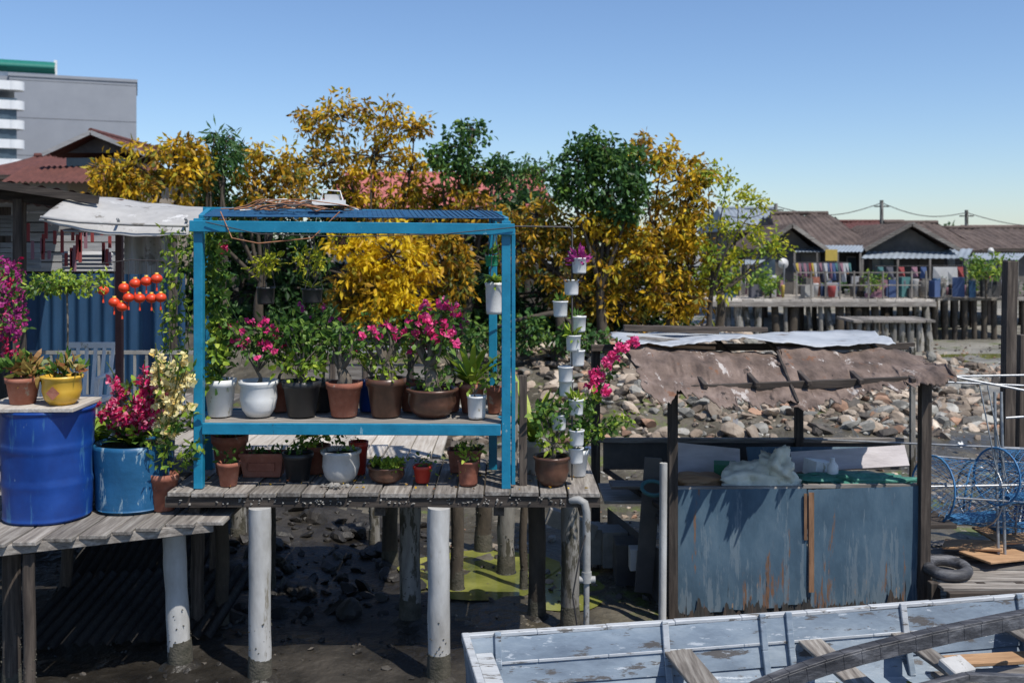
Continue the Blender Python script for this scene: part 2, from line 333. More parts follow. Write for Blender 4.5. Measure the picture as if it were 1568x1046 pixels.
def pile(px,yb,wpx,mat,ztop=-.115,lean=0,n=14,stain=True,name='deck_pile'):
    Y=3.25*F/(yb-375); x=X(px,Y); r=wpx/2*Y/F; b=B()
    pts=[];rs=[];k=12
    for i in range(k+1):
        t=i/k; pts.append((x+lean*t+nz(px,t*3)*.015,Y+nz(px,t*2,4)*.01,GZ-.15+(ztop-GZ+.15)*t)); rs.append(r*(1+.08*nz(px,t*6,8)))
    b.tube(pts,rs,mat,n)
    if stain:
        b.tube([(x,Y,GZ-.1),(x+lean*.1,Y,GZ+.12),(x+lean*.15,Y,GZ+.2)],[r*1.13,r*1.08,r*1.01],polebase,n)
        for _ in range(40):
            a=R(0,6.28); zz=GZ+.15+abs(R(-.4,.4))**1.3; rock(b,(x+lean*.2+r*math.cos(a),Y+r*math.sin(a),zz),R(.005,.014),polebase)
    b.lathe((x,Y,GZ-.03),[(r*2.4,-.03),(r*1.8,.03),(r*1.2,.06),(r*.9,.07)],mudk,16)
    return b.build(name,deck)
for a in [(398,1040,34,pole),(672,1040,34,pole),(628,950,32,poleg),(822,945,26,barkd),(873,962,28,poleg),
          (597,870,24,barkd),(573,838,16,poleg),(365,835,24,poleg),(412,905,20,barkd),(340,960,20,barkd),(700,905,20,barkd)]:
    pile(*a)
pile(775,880,26,poleg,-.5); pile(740,845,26,barkd,-.45); pile(802,905,12,barkd,-.3)
b=B()
pts=[(.44,7.44,-.06),(.50,7.40,-.05),(.54,7.39,-.07),(.555,7.39,-.14),(.555,7.39,-.62)]
b.tube(pts,.030,pvc,10); b.tube([(.555,7.39,-.62),(.55,7.39,-1.45)],.022,pvc,10)
b.tube([(.555,7.39,-.58),(.555,7.39,-.66)],.038,pvc,10); b.tube([(.50,7.39,-.64),(.62,7.39,-.64)],.026,pvc,10)
b.tube([(.545,7.36,-.3),(.5,7.34,-.45),(.45,7.36,-.75),(.5,7.36,-1.1)],.006,wire,6)
b.build('drain_pipe')

plat=empty('side_platform'); b=B()
p=-4.9
while p<-2.27:
    w=R(.14,.22); y0=7.33+(p+2.3)*.46+R(-.02,.02)
    b.box((p+w/2,(y0+8.9)/2,-.18-.018+R(-.005,.005)),(w-.01,8.9-y0,.03),wy,rz=R(-.01,.01)); p+=w
b.beam((-5,6.12,-.24),(-2.22,7.37,-.24),.05,.07,wx); b.beam((-5,8.4,-.25),(-2.22,8.4,-.25),.06,.09,dwx)
b.build('planks',plat,.004)
for a in [(277,1018,34,pole,-.29,-.06),(303,975,20,dwz,-.25,.0),(18,1060,26,dwz,-.29,0),(45,1090,18,dwz,-.29,0),(90,960,18,dwz,-.29,.12),(215,885,20,dwz,-.29,0),(325,930,16,dwz,-.29,.04)]:
    pile(*a,name='side_pile').parent=plat
b=B()
def corr(p0,u,v,nu,nv,amp,k,up=Vector((0,0,1)),wob=0):
    p0=Vector(p0);u=Vector(u);v=Vector(v)
    return lambda s,t: p0+u*s+v*t+up*(amp*math.sin(s*k*2*math.pi)+wob*nz(s*3+p0.x,t*3,1))
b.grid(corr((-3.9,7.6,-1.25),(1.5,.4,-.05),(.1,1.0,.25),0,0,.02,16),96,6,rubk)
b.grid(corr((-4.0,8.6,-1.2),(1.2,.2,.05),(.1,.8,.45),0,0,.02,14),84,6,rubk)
b.build('corrugated_scrap_sheet')

# ------------------------------------------------------------------ blue frame
fr=empty('blue_plant_frame'); b=B()
FL,FR_,BL,BR=(-2.376,7.54),(-.045,7.54),(-2.488,8.17),(-.157,8.17)
for (x,y),zt in((FL,2.05),(FR_,2.03),(BL,2.10),(BR,2.08)): b.box((x,y,(zt+.004)/2),(.068,.068,zt-.004),bluep)
b.box((FR_[0]+.055,7.545,1.0),(.03,.045,1.94),bluep)
def fbeam(a,c,z0,z1,w=.06,h=.09,dy=0): b.beam((a[0],a[1]+dy,z0),(c[0],c[1]+dy,z1),w,h,bluep)
fbeam((-2.43,7.485),(.02,7.485),1.99,1.965,.035,.085)
fbeam((-2.55,8.2),(-.08,8.2),2.135,2.10,.04,.05)
fbeam((-2.376,7.59),(-2.488,8.14),2.05,2.12,.04,.06); fbeam((-.045,7.59),(-.157,8.14),2.03,2.09,.04,.06)
fbeam((-2.335,7.488),(-.085,7.488),.465,.455,.035,.085)
fbeam((-2.376,7.585),(-2.488,8.13),.455,.455,.04,.08); fbeam((-.045,7.585),(-.157,8.13),.455,.455,.04,.08)
fbeam((-2.45,8.2),(-.2,8.2),.46,.455,.03,.08)
b.build('frame_bars',fr,.004)
b=B(); boards(b,-2.42,-.1,7.52,8.16,.495,.3,.022,wx,dirx=True); b.build('shelf_boards',fr,.003)
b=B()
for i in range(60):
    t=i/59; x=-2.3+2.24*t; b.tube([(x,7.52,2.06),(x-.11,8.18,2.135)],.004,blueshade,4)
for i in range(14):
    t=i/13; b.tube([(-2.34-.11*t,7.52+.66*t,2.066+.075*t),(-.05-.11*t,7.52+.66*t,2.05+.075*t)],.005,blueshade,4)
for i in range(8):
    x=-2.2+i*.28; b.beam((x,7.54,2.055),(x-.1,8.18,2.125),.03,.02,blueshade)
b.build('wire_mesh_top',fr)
b=B()
for k in range(18):
    x0=R(-2.25,-1.9);x1=R(-1.5,-1.15); h=R(.01,.08); yy=R(7.6,8.0)
    pts=[(x0+(x1-x0)*t+.05*nz(t*4,k),yy+.12*nz(t*3,k,3),2.125+h*math.sin(math.pi*t)+.03*nz(t*5,k,7)) for t in np.linspace(0,1,14)]
    b.tube(pts,R(.003,.007),copper if k%2 else (white if k%5==0 else wire),5)
b.tube([(-2.2,7.49,2.1),(-2.1,7.44,1.9),(-1.9,7.44,1.86),(-1.5,7.46,1.9),(-1.3,7.5,2.1)],.005,copper,5)
b.tube([(-2.3,7.45,2.02),(-1.9,7.43,1.93),(-1.2,7.43,1.91),(-.5,7.44,1.93),(.02,7.45,1.98)],.004,wire,5)
b.box((-1.45,7.85,2.18),(.26,.2,.04),white,rz=.2); b.box((-1.42,7.85,2.22),(.12,.1,.05),greyp,rz=.2)
b.tube([(-1.5,7.8,2.2),(-1.48,7.8,2.28),(-1.35,7.8,2.27),(-1.33,7.8,2.2)],.006,white,5)
b.build('tangled_hose_and_tray')
b=B(); b.box((.085,7.62,.42),(.06,.045,.86),dwz); b.box((.025,7.78,.38),(.04,.04,.8),wz); b.build('weathered_plank_post',None,.004)

# ------------------------------------------------------------------ pots & plants
def pot(b,c,r,h,mat,style=0,fill=soil):
    if style==0: pr=[(0,0),(.68*r,0),(.72*r,.02*h),(.93*r,.80*h),(1.0*r,.81*h),(1.03*r,h),(.93*r,h),(.90*r,.88*h)]
    elif style==1: pr=[(0,0),(.6*r,0),(.85*r,.2*h),(.97*r,.5*h),(.93*r,.85*h),(1.05*r,.92*h),(1.05*r,h),(.9*r,h),(.88*r,.88*h)]
    else: pr=[(0,0),(.85*r,0),(.9*r,.1*h),(.97*r,.9*h),(1.04*r,.92*h),(1.04*r,h),(.94*r,h),(.9*r,.88*h)]
    b.lathe(c,pr,mat,28,dent=.03); b.lathe((c[0],c[1],c[2]),[(.905*r,.86*h),(.4*r,.9*h),(0,.92*h)],fill,20)
def curve(p,q,bow,k=7):
    p=Vector(p);q=Vector(q); m=Vector((R(-1,1),R(-1,1),R(-.3,.3)))*bow
    return [p.lerp(q,t)+m*math.sin(math.pi*t) for t in [i/k for i in range(k+1)]]
def bush(b,c,H,S,leafm,n,L,W,flm=None,nf=0,tr=.02,br=9,bk=bark,fr_=.028,drop=.0,top=.35,cl=.11):
    c=Vector(c); fork=c+Vector((R(-.03,.03),R(-.03,.03),H*top*.6))
    pts=curve(c,fork,H*.05); b.tube(pts,[tr*(1.35-.6*i/(len(pts)-1)) for i in range(len(pts))],bk,8)
    ends=[]
    for i in range(br):
        a=2*math.pi*i/br+R(-.4,.4); rr=S*R(.35,1); e=c+Vector((rr*math.cos(a),rr*math.sin(a)*.75,H*(R(.55,1) if i%2 else R(.7,1))))
        pp=curve(fork,e,H*.08); b.tube(pp,[tr*.55*(1-.75*t/(len(pp)-1)) for t in range(len(pp))],bk,6,False); ends.append((e,pp))
    per=max(1,n//(br*3))
    for e,pp in ends:
        b.clump(e,cl,per*2,L,W,leafm,drop); b.clump(pp[-3],cl,per,L,W,leafm,drop)
    for _ in range(nf):
        e=random.choice(ends)[0]; q=Vector((R(-1,1),R(-1.2,.3),R(-.5,1)))*cl*.95
        b.flower(e+q,fr_*R(.8,1.25),flm)
def spiky(b,c,n,L,W,mat,up=.9,drp=.5):
    for i in range(n):
        a=R(0,6.28); d=Vector((math.cos(a),math.sin(a),up*R(.6,2))).normalized(); l=L*R(.6,1.1); side=d.cross(Vector((0,0,1))).normalized()
        k=6;vs=[]
        for j in range(k+1):
            t=j/k; p=Vector(c)+d*l*t+Vector((math.cos(a)*.3,math.sin(a)*.3,-1))*l*drp*t*t*.6; w=W/2*(math.sin(math.pi*min(1,t*.85+.12)))*(1 if t<1 else 0)
            vs+= [p-side*w,p+side*w]
        b.add(vs,[(2*j,2*j+1,2*j+3,2*j+2) for j in range(k)],mat,True)
def spray(b,c,e,flm,nf,fr_,sag=.1):
    pts=[Vector(c).lerp(Vector(e),t)+Vector((0,0,sag*math.sin(math.pi*t*.8))) for t in np.linspace(0,1,9)]
    b.tube(pts,.004,stem,5)
    for i in range(nf):
        t=R(.3,1); p=pts[int(t*8)]+Vector((R(-1,1),R(-1,1),R(-1,.6)))*.04; b.flower(p,fr_*R(.8,1.2),flm)
def pp(px,Y,z,wpx,hpx,mat,style=0,b=None):
    b=b or B(); r=wpx/2*Y/F/1.02; h=hpx*Y/F; c=(X(px,Y),Y,z); pot(b,c,r,h,mat,style); return b,Vector((c[0],c[1],z+h*.9))
SZ=.505; Ys=7.82
b,t=pp(337,Ys,SZ,50,56,white); bush(b,t,.22,.1,lfG,70,.06,.03,tr=.006); b.build('potted_vine')
b,t=pp(396,Ys,SZ,60,54,white,1); bush(b,t,.42,.2,lfG,460,.06,.028,flP,60,.014,10,fr_=.032); b.build('potted_bougainvillea')
b,t=pp(462,Ys,SZ,60,54,black); bush(b,t,.5,.2,lfG,340,.075,.035,tr=.02,br=10); bush(b,t+Vector((0,-.05,0)),.2,.16,lfY,140,.08,.035,tr=.008,br=6); b.build('potted_shrub')
b,t=pp(527,Ys,SZ,56,52,terra); bush(b,t,.42,.18,lfG,360,.06,.026,tr=.05,br=10,top=.5); b.build('potted_adenium')
b,t=pp(591,Ys,SZ,62,58,brown); bush(b,t,.45,.19,lfG,230,.06,.028,flP,20,.045,10,top=.55,fr_=.034); bush(b,t,.14,.13,lfY,90,.06,.03,tr=.008,br=6); b.build('potted_adenium')
b,t=pp(662,Ys,SZ,78,42,brown,1); bush(b,t,.64,.21,lfG,460,.07,.032,flP,62,.055,11,top=.5,fr_=.038); bush(b,t,.14,.16,lfG,120,.06,.03,tr=.01,br=7); b.build('potted_adenium_bonsai')
b,t=pp(730,7.72,SZ,30,34,white,2); bush(b,t,.14,.07,lfY,50,.05,.03,tr=.005); b.build('potted_seedling')
b,t=pp(722,8.0,SZ,42,44,terra); spiky(b,t,38,.58,.05,lfY,1.1); b.build('potted_dracaena')
b,t=pp(757,7.95,SZ,26,40,terra); bush(b,t,.2,.07,lfG,60,.06,.03,tr=.006); b.build('potted_seedling')
b,t=pp(690,8.05,SZ,36,40,terra); bush(b,t,.68,.12,lfG,160,.07,.03,flM,14,.01,8); b.build('potted_shrub')
b,t=pp(495,8.05,SZ,40,46,black); bush(b,t,.6,.16,lfG,240,.07,.03,flM,12,.012,9); b.build('potted_shrub')
b,t=pp(430,8.05,SZ,40,46,terra); bush(b,t,.5,.16,lfG,240,.07,.03,flM,4,.012,9); b.build('potted_shrub')
b,t=pp(565,8.06,SZ,40,46,drum); bush(b,t,.3,.12,lfY,130,.06,.03,None,0,.012,9); b.build('potted_shrub')
b,t=pp(630,8.06,SZ,40,46,terra); bush(b,t,.42,.14,lfY,160,.06,.03,flP,14,.012,9); b.build('potted_shrub')
D0=.006
b,t=pp(350,7.62,D0,36,36,terra); bush(b,t,.08,.06,lfG,40,.05,.03,tr=.004,br=5); b.build('potted_seedling')
b,t=pp(352,8.0,D0,56,60,terra); bush(b,t,.1,.1,lfG,60,.05,.03,tr=.004,br=5); b.build('potted_seedling')
def trough(name,px,Y,wpx,hpx,mat):
    b=B(); w=wpx*Y/F;h=hpx*Y/F;d=.17;x=X(px,Y)
    vs=[]
    for (s,z) in((.85,0),(1,h*.85),(1.05,h*.85),(1.05,h),(.96,h),(.92,h*.85)):
        for a,c in((-1,-1),(1,-1),(1,1),(-1,1)): vs.append((x+a*w/2*s,Y+c*d/2*s,D0+z))
    fs=[(i*4+j,i*4+(j+1)%4,i*4+4+(j+1)%4,i*4+4+j) for i in range(5) for j in range(4)]+[(3,2,1,0)]
    b.add(vs,fs,mat); b.add([vs[20],vs[21],vs[22],vs[23]],[(0,1,2,3)],soil)
    b.box((x,Y-d/2-.0,D0+h*.45),(w*.62,.012,h*.35),mat)
    for _ in range(5): b.clump((x+R(-.4,.4)*w,Y,D0+h),.04,10,.05,.025,lfG,.4)
    return b.build(name,None,.004)
trough('trough_planter',404,7.95,66,36,terra); trough('trough_planter',712,8.1,50,34,terra)
b,t=pp(456,7.8,D0,48,42,black); bush(b,t,.08,.07,lfG,50,.05,.03,tr=.004,br=5); b.build('potted_seedling')
b,t=pp(484,8.05,D0,44,42,terra); bush(b,t,.14,.1,lfY,90,.07,.03,tr=.004,br=6); b.build('potted_herb')
b,t=pp(522,7.75,D0,60,48,greyp,1); bush(b,t,.1,.09,lfG,50,.05,.03,tr=.004,br=5); b.build('potted_seedling')
b,t=pp(549,8.0,D0,30,50,red); b.build('empty_pot')
b,t=pp(592,7.75,D0,58,24,brown,1)
for _ in range(16): b.clump(t+Vector((R(-.12,.12),R(-.1,.1),.02)),.03,18,.045,.02,lfY,.5)
b.build('potted_moss')
b,t=pp(647,7.72,D0,30,26,red); bush(b,t,.05,.05,lfG,40,.04,.02,tr=.003,br=5); b.build('potted_seedling')
b,t=pp(717,7.65,D0,32,36,terra,2); bush(b,t,.08,.07,lfY,70,.05,.025,tr=.004,br=5); b.build('potted_seedling')
b=B()
for i in range(22): rock(b,(R(-1.45,-1.25),R(7.5,7.6),.02),R(.012,.03),conc)
b.build('gravel_pile')
b=B()
for _ in range(160):
    x=R(-2.5,.6); y=R(7.45,8.5); b.leaves([(x,y,.014)],[(R(-1,1),R(-1,1),.05)],.03,.017,random.choice([lfGold,lfRd,lfOr,lfRd]))
b.build('fallen_leaves')
b,t=pp(845,7.65,D0,56,44,brown,1); bush(b,t,.42,.22,lfG,200,.07,.035,None,0,.015,10); bush(b,t,.15,.15,lfY,90,.06,.03,tr=.006,br=6); b.build('potted_shrub')
b,t=pp(815,8.05,D0,40,50,greyp); spiky(b,t,28,.72,.055,lfY,1.3,.3); b.build('potted_dracaena')
b,t=pp(884,7.95,D0,36,40,white)
for (ex,ey) in((950,535),(925,575),(965,640),(905,600),(900,650),(940,640)):
    e=V(ex,ey,7.9+R(-.1,.1)); cv=curve(t,e,.06,9); b.tube(cv,[.008-.0006*i for i in range(10)],stem,5,False)
    for q in cv[3:]:
        b.clump(q,.06,12,.055,.03,lfG if R(0,1)<.7 else lfY,-.2)
for (ex,ey,n) in((968,524,9),(955,530,14),(943,542,12),(932,556,10),(915,578,14),(905,590,10),(928,598,10),(912,572,8)):
    for _ in range(n): b.flower(V(ex+R(-9,9),ey+R(-7,7),7.85+R(-.05,.05)),.032,flP)
b.build('potted_bougainvillea')
tw=empty('hanging_pot_tower'); b=B()
b.tube([(.0,7.56,1.99),(.44,7.6,1.985),(.46,7.6,1.97),(.46,7.6,.05)],.007,wire,6); b.build('rod',tw)
b=B()
for i,(px,py) in enumerate(((887,407),(875,440),(858,473),(886,496),(878,525),(884,548),(866,573),(867,594),(882,623),(856,646),(883,670),(882,697))):
    Y=7.6+.03*(i%2); r=.058; h=.12; c=(X(px,Y),Y,Z(py,Y)-h/2); pot(b,c,r,h,white,2)
    b.tube([(c[0],Y+r,c[2]+h*.8),(.46,7.6,c[2]+h*.8)],.004,wire,4)
    t=(c[0],c[1],c[2]+h)
    if i in(0,1): b.clump(t,.06,60,.07,.025,flM if i==0 else lfRd,.5)
    elif i in(2,3,5): b.clump(t,.03,16,.07,.02,lfG,.6)
    elif i in(4,8): b.clump(t,.05,40,.08,.025,lfY,.6)
    elif i!=6: b.clump(t,.03,14,.05,.02,lfG,.6)
b.build('white_pots',tw)
def hang(name,px,py,Y,w,h,mat,ztop,fol):
    b=B(); r=w/2*Y/F; hh=h*Y/F; c=(X(px,Y),Y,Z(py,Y)-hh/2); pot(b,c,r,hh,mat,2)
    for a in(0,2.1,4.2): b.tube([(c[0]+r*math.cos(a),Y+r*math.sin(a),c[2]+hh),(c[0],Y,min(ztop,c[2]+hh+.45)) ,(c[0],Y,ztop)],.003,wire,4)
    fol(b,Vector((c[0],Y,c[2]+hh))); return b.build(name)
hang('hanging_planter',407,453,7.85,28,26,black,2.08,lambda b,t:(bush(b,t,.24,.1,lfYG,110,.07,.03,tr=.004,br=8,cl=.06)))
hang('hanging_planter',478,453,7.85,32,22,black,2.08,lambda b,t:(bush(b,t,.3,.2,lfYG,110,.07,.025,tr=.004,br=12,cl=.07),spiky(b,t,14,.22,.02,lfYG,.6)))
hang('hanging_planter',523,368,7.85,22,14,brown,2.08,lambda b,t:(b.clump(t,.06,60,.06,.025,lfYG),[b.flower(t+Vector((R(-.08,.08),R(-.05,.05),R(0,.06))),.02,flM) for _ in range(6)]))
hang('hanging_planter',757,457,7.85,28,48,white,2.05,lambda b,t:(spiky(b,t,24,.3,.022,lfG,.6,.9),b.clump(t,.06,30,.07,.03,lfY)))
hang('hanging_planter',753,400,8.0,20,16,clr('green_plastic',(.02,.28,.15)),2.05,lambda b,t:(b.clump(t,.07,50,.07,.03,lfG),[b.flower(t+Vector((R(-.06,.06),R(-.05,.05),R(-.1,.05))),.022,flP) for _ in range(5)]))
b=B(); path=[(325,590),(322,540),(335,500),(318,460),(330,420),(322,380),(330,350)]
for k in range(3):
    pts=[V(px+R(-10,10)+k*8,py,7.75+R(-.1,.1)) for px,py in path]; b.tube(pts,.004,stem,5)
    for i in range(len(pts)-1):
        for t in np.linspace(0,1,5): b.clump(pts[i].lerp(pts[i+1],t),.07,9,.065,.045,lfG if k else lfY,-.4)
pts=[V(a,c,7.8) for a,c in((335,430),(352,470),(370,500),(400,520))]; b.tube(pts,.004,stem,5)
for q in pts: b.clump(q,.07,18,.06,.035,lfG,-.3)
for _ in range(8): b.flower(V(330+R(-8,18),R(370,390),7.7),.022,flR)
b.build('climbing_vine')

# ------------------------------------------------------------------ barrels on side platform
def mkdrum(name,px,Y,r,z0,h,mat,top=1.0,ribs=True):
    b=B(); x=X(px,Y); pr=[(0,0),(r*.9,0),(r*.96,.02)]
    for i in range(31):
        t=.03+.94*i/30; rr=r*(.95+.05*top*t)
        if ribs: rr*=1+.03*max(math.exp(-((t-.33)/.02)**2),math.exp(-((t-.66)/.02)**2))
        pr.append((rr,h*t))
    pr+=[(r*1.02,h*.975),(r*1.02,h),(r*.94,h),(r*.92,h*.93)]
    b.lathe((x,Y,z0),pr,mat,64,dent=.05); b.lathe((x,Y,z0),[(r*.93,h*.92),(0,h*.93)],soil,24)
    return b.build(name)
mkdrum('blue_drum',74,7.45,.325,-.178,.82,drum)
mkdrum('cut_drum_planter',205,7.72,.295,-.178,.50,drum2,1.6,False)
b=B(); b.box((X(60,7.4),7.4,.66),(.72,.55,.03),lw,rz=.03); b.tube([(-3.78,7.12,-.18),(-3.78,7.12,.65)],.018,metal,8); b.build('plank_tabletop',None,.004)
b,t=pp(35,7.35,.677,52,40,terra)
for _ in range(10): b.clump(t+Vector((R(-.12,.12),R(-.08,.08),R(.03,.12))),.05,16,.10,.04,random.choice([lfRd,lfG,lfY,lfRd]),.5)
b.build('potted_succulent')
b,t=pp(95,7.32,.677,60,44,yel,1)
for _ in range(8): b.clump(t+Vector((R(-.12,.12),R(-.08,.08),R(.03,.12))),.05,12,.09,.035,random.choice([lfRd,lfG]),.5)
c=(X(95,7.32),7.32-.150,.677+.10); d=.05
b.add([(c[0]-d,c[1],c[2]),(c[0],c[1]-.003,c[2]-d),(c[0]+d,c[1],c[2]),(c[0],c[1]-.003,c[2]+d)],[(0,1,2,3)],terra); b.build('yellow_glazed_pot_plant')
b=B(); t=Vector((X(98,7.6),7.6,.66)); e=V(102,440,7.6); b.lathe((t.x,t.y,.677),[(0,0),(.07,0),(.09,.12),(.08,.12),(0,.1)],brown,20)
b.tube(curve(t,e,.02),.008,bark,6)
for _ in range(46):
    q=Vector((R(-.27,.3),R(-.2,.2),R(-.03,.09))); b.tube([e,e+q],.003,bark,4,False); b.clump(e+q,.05,18,.05,.02,lfY if _%3 else lfG,-.2)
b.build('potted_topiary_tree')
b=B(); c=Vector((X(205,7.72),7.72,.28))
spiky(b,c,30,.36,.07,lfG,.8,.5); spiky(b,c,10,.42,.06,lfY,1,.5)
for _ in range(26):
    e=V(R(145,258),R(562,665),7.6+R(-.25,.1)); spray(b,c+Vector((R(-.1,.1),0,.02)),e,flR,11,.034)
for _ in range(12): b.clump(V(R(150,250),R(590,670),7.6),.06,9,.07,.03,lfG if _%2 else lfY,0)
b.build('red_orchid_plant')
b=B(); c=Vector((X(265,7.8),7.6,.2))
for _ in range(22):
    e=V(R(238,300),R(532,640),7.45+R(-.12,.15)); spray(b,c,e,flC,9,.038)
for _ in range(40): b.clump(V(R(232,302),R(550,710),7.55+R(-.1,.1)),.07,10,.07,.03,lfG if _%2 else lfY,-.2)
pot(b,(c.x,c.y,-.175),.11,.28,terra); b.build('cream_orchid_plant')
b=B(); c=Vector((X(150,7.95),7.95,.17)); pot(b,(c.x,c.y,-.175),.15,.42,white); spiky(b,c+Vector((0,0,.05)),28,.55,.10,lfY,1.2,.5); b.build('broadleaf_potted_plant')
b=B()
for _ in range(60):
    p=V(R(-60,35),R(400,520),7.6+R(-.2,.4)); b.clump(p,.05,8,.05,.03,lfG); [b.flower(p+Vector((R(-.05,.05),R(-.05,.05),R(-.05,.05))),.03,flM) for _k in range(5)]
b.tube(curve(Vector((X(-20,7.8),7.8,-.18)),V(0,440,7.8),.05),.012,bark,6)
b.build('bougainvillea_bush')
b=B()
for _ in range(50):
    p=V(R(2,28),R(400,560),8.2)
    b.clump(p,.03,5,.05,.03,flR,-.5)
b.build('red_paper_decoration')
b=B()
for k in range(5):
    x=250+k*12
    pts=[V(x+R(-6,6),py,8.3) for py in range(360,540,25)]; b.tube(pts,.004,stem,4)
    for q in pts: b.clump(q,.08,11,.06,.03,lfG if k%2 else lfY,-.5)
b.build('hanging_vine')

# ------------------------------------------------------------------ left house with awning
h=empty('stilt_house'); b=B()
W0,W1=-9.5,-3.95; Yw=12.0
def wallc(s,t): return Vector((W0+(W1-W0)*s,Yw+.02*math.sin(s*2*math.pi*36),-.1+1.6*t))
b.grid(wallc,360,1,bluec,False)
for i in range(7): b.box(((W0+W1)/2-.3,Yw+.03+.02*(i%2),1.58+i*.12),(W1-W0-.9,.02,.105),wboard)
b.box((-7,Yw+.3,.9),(5,.05,2.6),dwall); b.build('walls',h)
b=B()
for px,Y,w in((30,9.2,.09),(183,9.3,.06),(265,11.5,.08),(5,11.2,.12)):
    b.box((X(px,Y),Y,1.0),(w,w,2.55),dwz if px!=183 else redr)
b.beam((-9,9.2,2.9),(X(150,9.2),9.2,2.2),.06,.1,dwx)
b.build('posts',h,.004)
b=B()
xl=-9.0; xr=X(152,8.7); z0=Z(277,8.7); z1=Z(300,8.7); sl=(z1-z0)/(xr-X(0,8.7)); zl=z0+sl*(xl-X(0,8.7))
b.grid(corr((xl,8.7,zl),(xr-xl,0,z1-zl),(-2.2,4.0,.0),0,0,.014,40),280,2,redr)
b.beam((xl,8.68,zl-.04),(xr,8.68,z1-.04),.03,.07,dwx)
b.build('roof',h)
b=B(); boards(b,-9.5,-3.45,8.95,13,-.1,.25,.04,wy); b.build('floor',h)
b=B()
for (x0,x1,y0,y1,Y) in ((0,30,330,362,10.5),(0,60,372,412,10.6),(188,262,372,418,10.0),(95,170,385,415,10.4)):
    k=5
    for i in range(k):
        ya=y0+(y1-y0)*i/k; yb=y0+(y1-y0)*(i+.88)/k
        b.quad(V(x0,yb,Y),V(x1+4,yb,Y),V(x1,ya,Y+.05),V(x0,ya,Y+.05),wboard)
b.build('shutters',h)
b=B()
for i,(px,py) in enumerate([(R(40,170),R(350,400)) for _ in range(26)]):
    p=V(px,py,9.6); b.box(p,(.025,.02,R(.08,.25)),cloths[0] if i%3 else cloths[6])
b.build('red_streamers',h)
def awn(s,t):
    px=60+s*232; top=304+s*22; Y=8.3+1.1*(1-t)
    z=Z(top,8.3)-.02-.17*max(0,(t-.5)/.5)**1.6+.12*(1-t)*.6 ; z-= (.06*math.sin(math.pi*s)*t)
    return Vector((X(px,8.3)+(.12*(1-t)*(.5-s)),Y,z+.015*nz(s*4,t*3)+.003*math.sin(s*38)*t))
b=B(); b.grid(awn,90,14,canv)
b.tube([V(62,333,8.28),V(120,340,8.28),V(200,344,8.28),V(288,346,8.28)],.014,canv,8)
b.tube([V(70,312,9.2),V(285,330,9.2)],.02,metal,8)
for px in (70,180,284): b.tube([V(px,336,8.3),V(px+8,345,9.2)],.012,metal,6)
o=b.build('canvas_awning'); md=o.modifiers.new('s','SOLIDIFY'); md.thickness=.012
b=B(); c=V(158,352,8.9)
for r in(.14,.24,.3,.33): b.tube([(c.x+r*math.cos(a),c.y+r*math.sin(a)*.9,c.z+.02*math.sin(a)) for a in np.linspace(0,6.283,25)],.009,metal,5,False)
for a in np.linspace(0,6.283,28): b.tube([c,(c.x+.33*math.cos(a),c.y+.3*math.sin(a),c.z)],.004,metal,4,False)
b.lathe((c.x,c.y,c.z-.04),[(0,0),(.06,.01),(.08,.08),(0,.12)],white,16); b.build('hanging_fan')
b=B(); b.grid(lambda s,t: V(190+82*s-10*s*t,420-70*t,8.9)+Vector((0,.03*math.sin(s*22),0)),40,4,canv); b.build('canvas_drop_curtain')
b=B()
lp=[(158,445),(175,463),(190,441),(197,456),(207,434),(214,457),(224,431),(232,457),(240,427),(246,456),(187,470)]
for px,py in lp:
    Y=8.1; c=V(px,py,Y); r=.046
    pr=[(r*math.sin(math.pi*i/12)*(1),-r*.85*math.cos(math.pi*i/12)) for i in range(13)]
    b.lathe(c,pr,lant,18); b.lathe((c.x,c.y,c.z+.036),[(.015,0),(.015,.014),(0,.014)],yel,10); b.tube([(c.x,c.y,c.z-.035),(c.x,c.y,c.z-.10)],[.004,.009],lant,6)
    b.tube([(c.x,c.y,c.z+.04),(c.x,c.y,Z(400,Y))],.002,wire,4)
b.tube([V(150,405,8.1),V(200,398,8.1),V(255,400,8.1)],.004,wire,4)
b.build('string_of_red_lanterns')
b=B(); x,y,z=X(120,9.6),9.6,-.1
b.box((x,y,z+.45),(.5,.45,.04),white)
for a in(-.22,.22):
    for c in(-.2,.2): b.beam((x+a,y+c,z),(x+a*.95,y+c*.95,z+.45),.04,.04,white)
for i in range(6): b.beam((x-.2+i*.08,y+.22,z+.46),(x-.22+i*.088,y+.3,z+.95),.035,.02,white)
b.beam((x-.25,y+.3,z+.95),(x+.25,y+.3,z+.95),.03,.06,white)
for a in(-.26,.26): b.beam((x+a,y-.2,z+.68),(x+a,y+.28,z+.7),.04,.03,white); b.beam((x+a,y-.2,z+.45),(x+a,y-.2,z+.68),.035,.035,white)
b.build('white_plastic_chair',None,.006)
b=B()
for i in range(14):
    x=X(60,10.8)+i*.13; b.box((x,10.8,.35),(.025,.02,.7),pvc)
b.box((X(60,10.8)+.85,10.8,.68),(1.9,.03,.04),pvc); b.box((X(60,10.8)+.85,10.8,.1),(1.9,.03,.04),pvc); b.build('white_picket_rail')

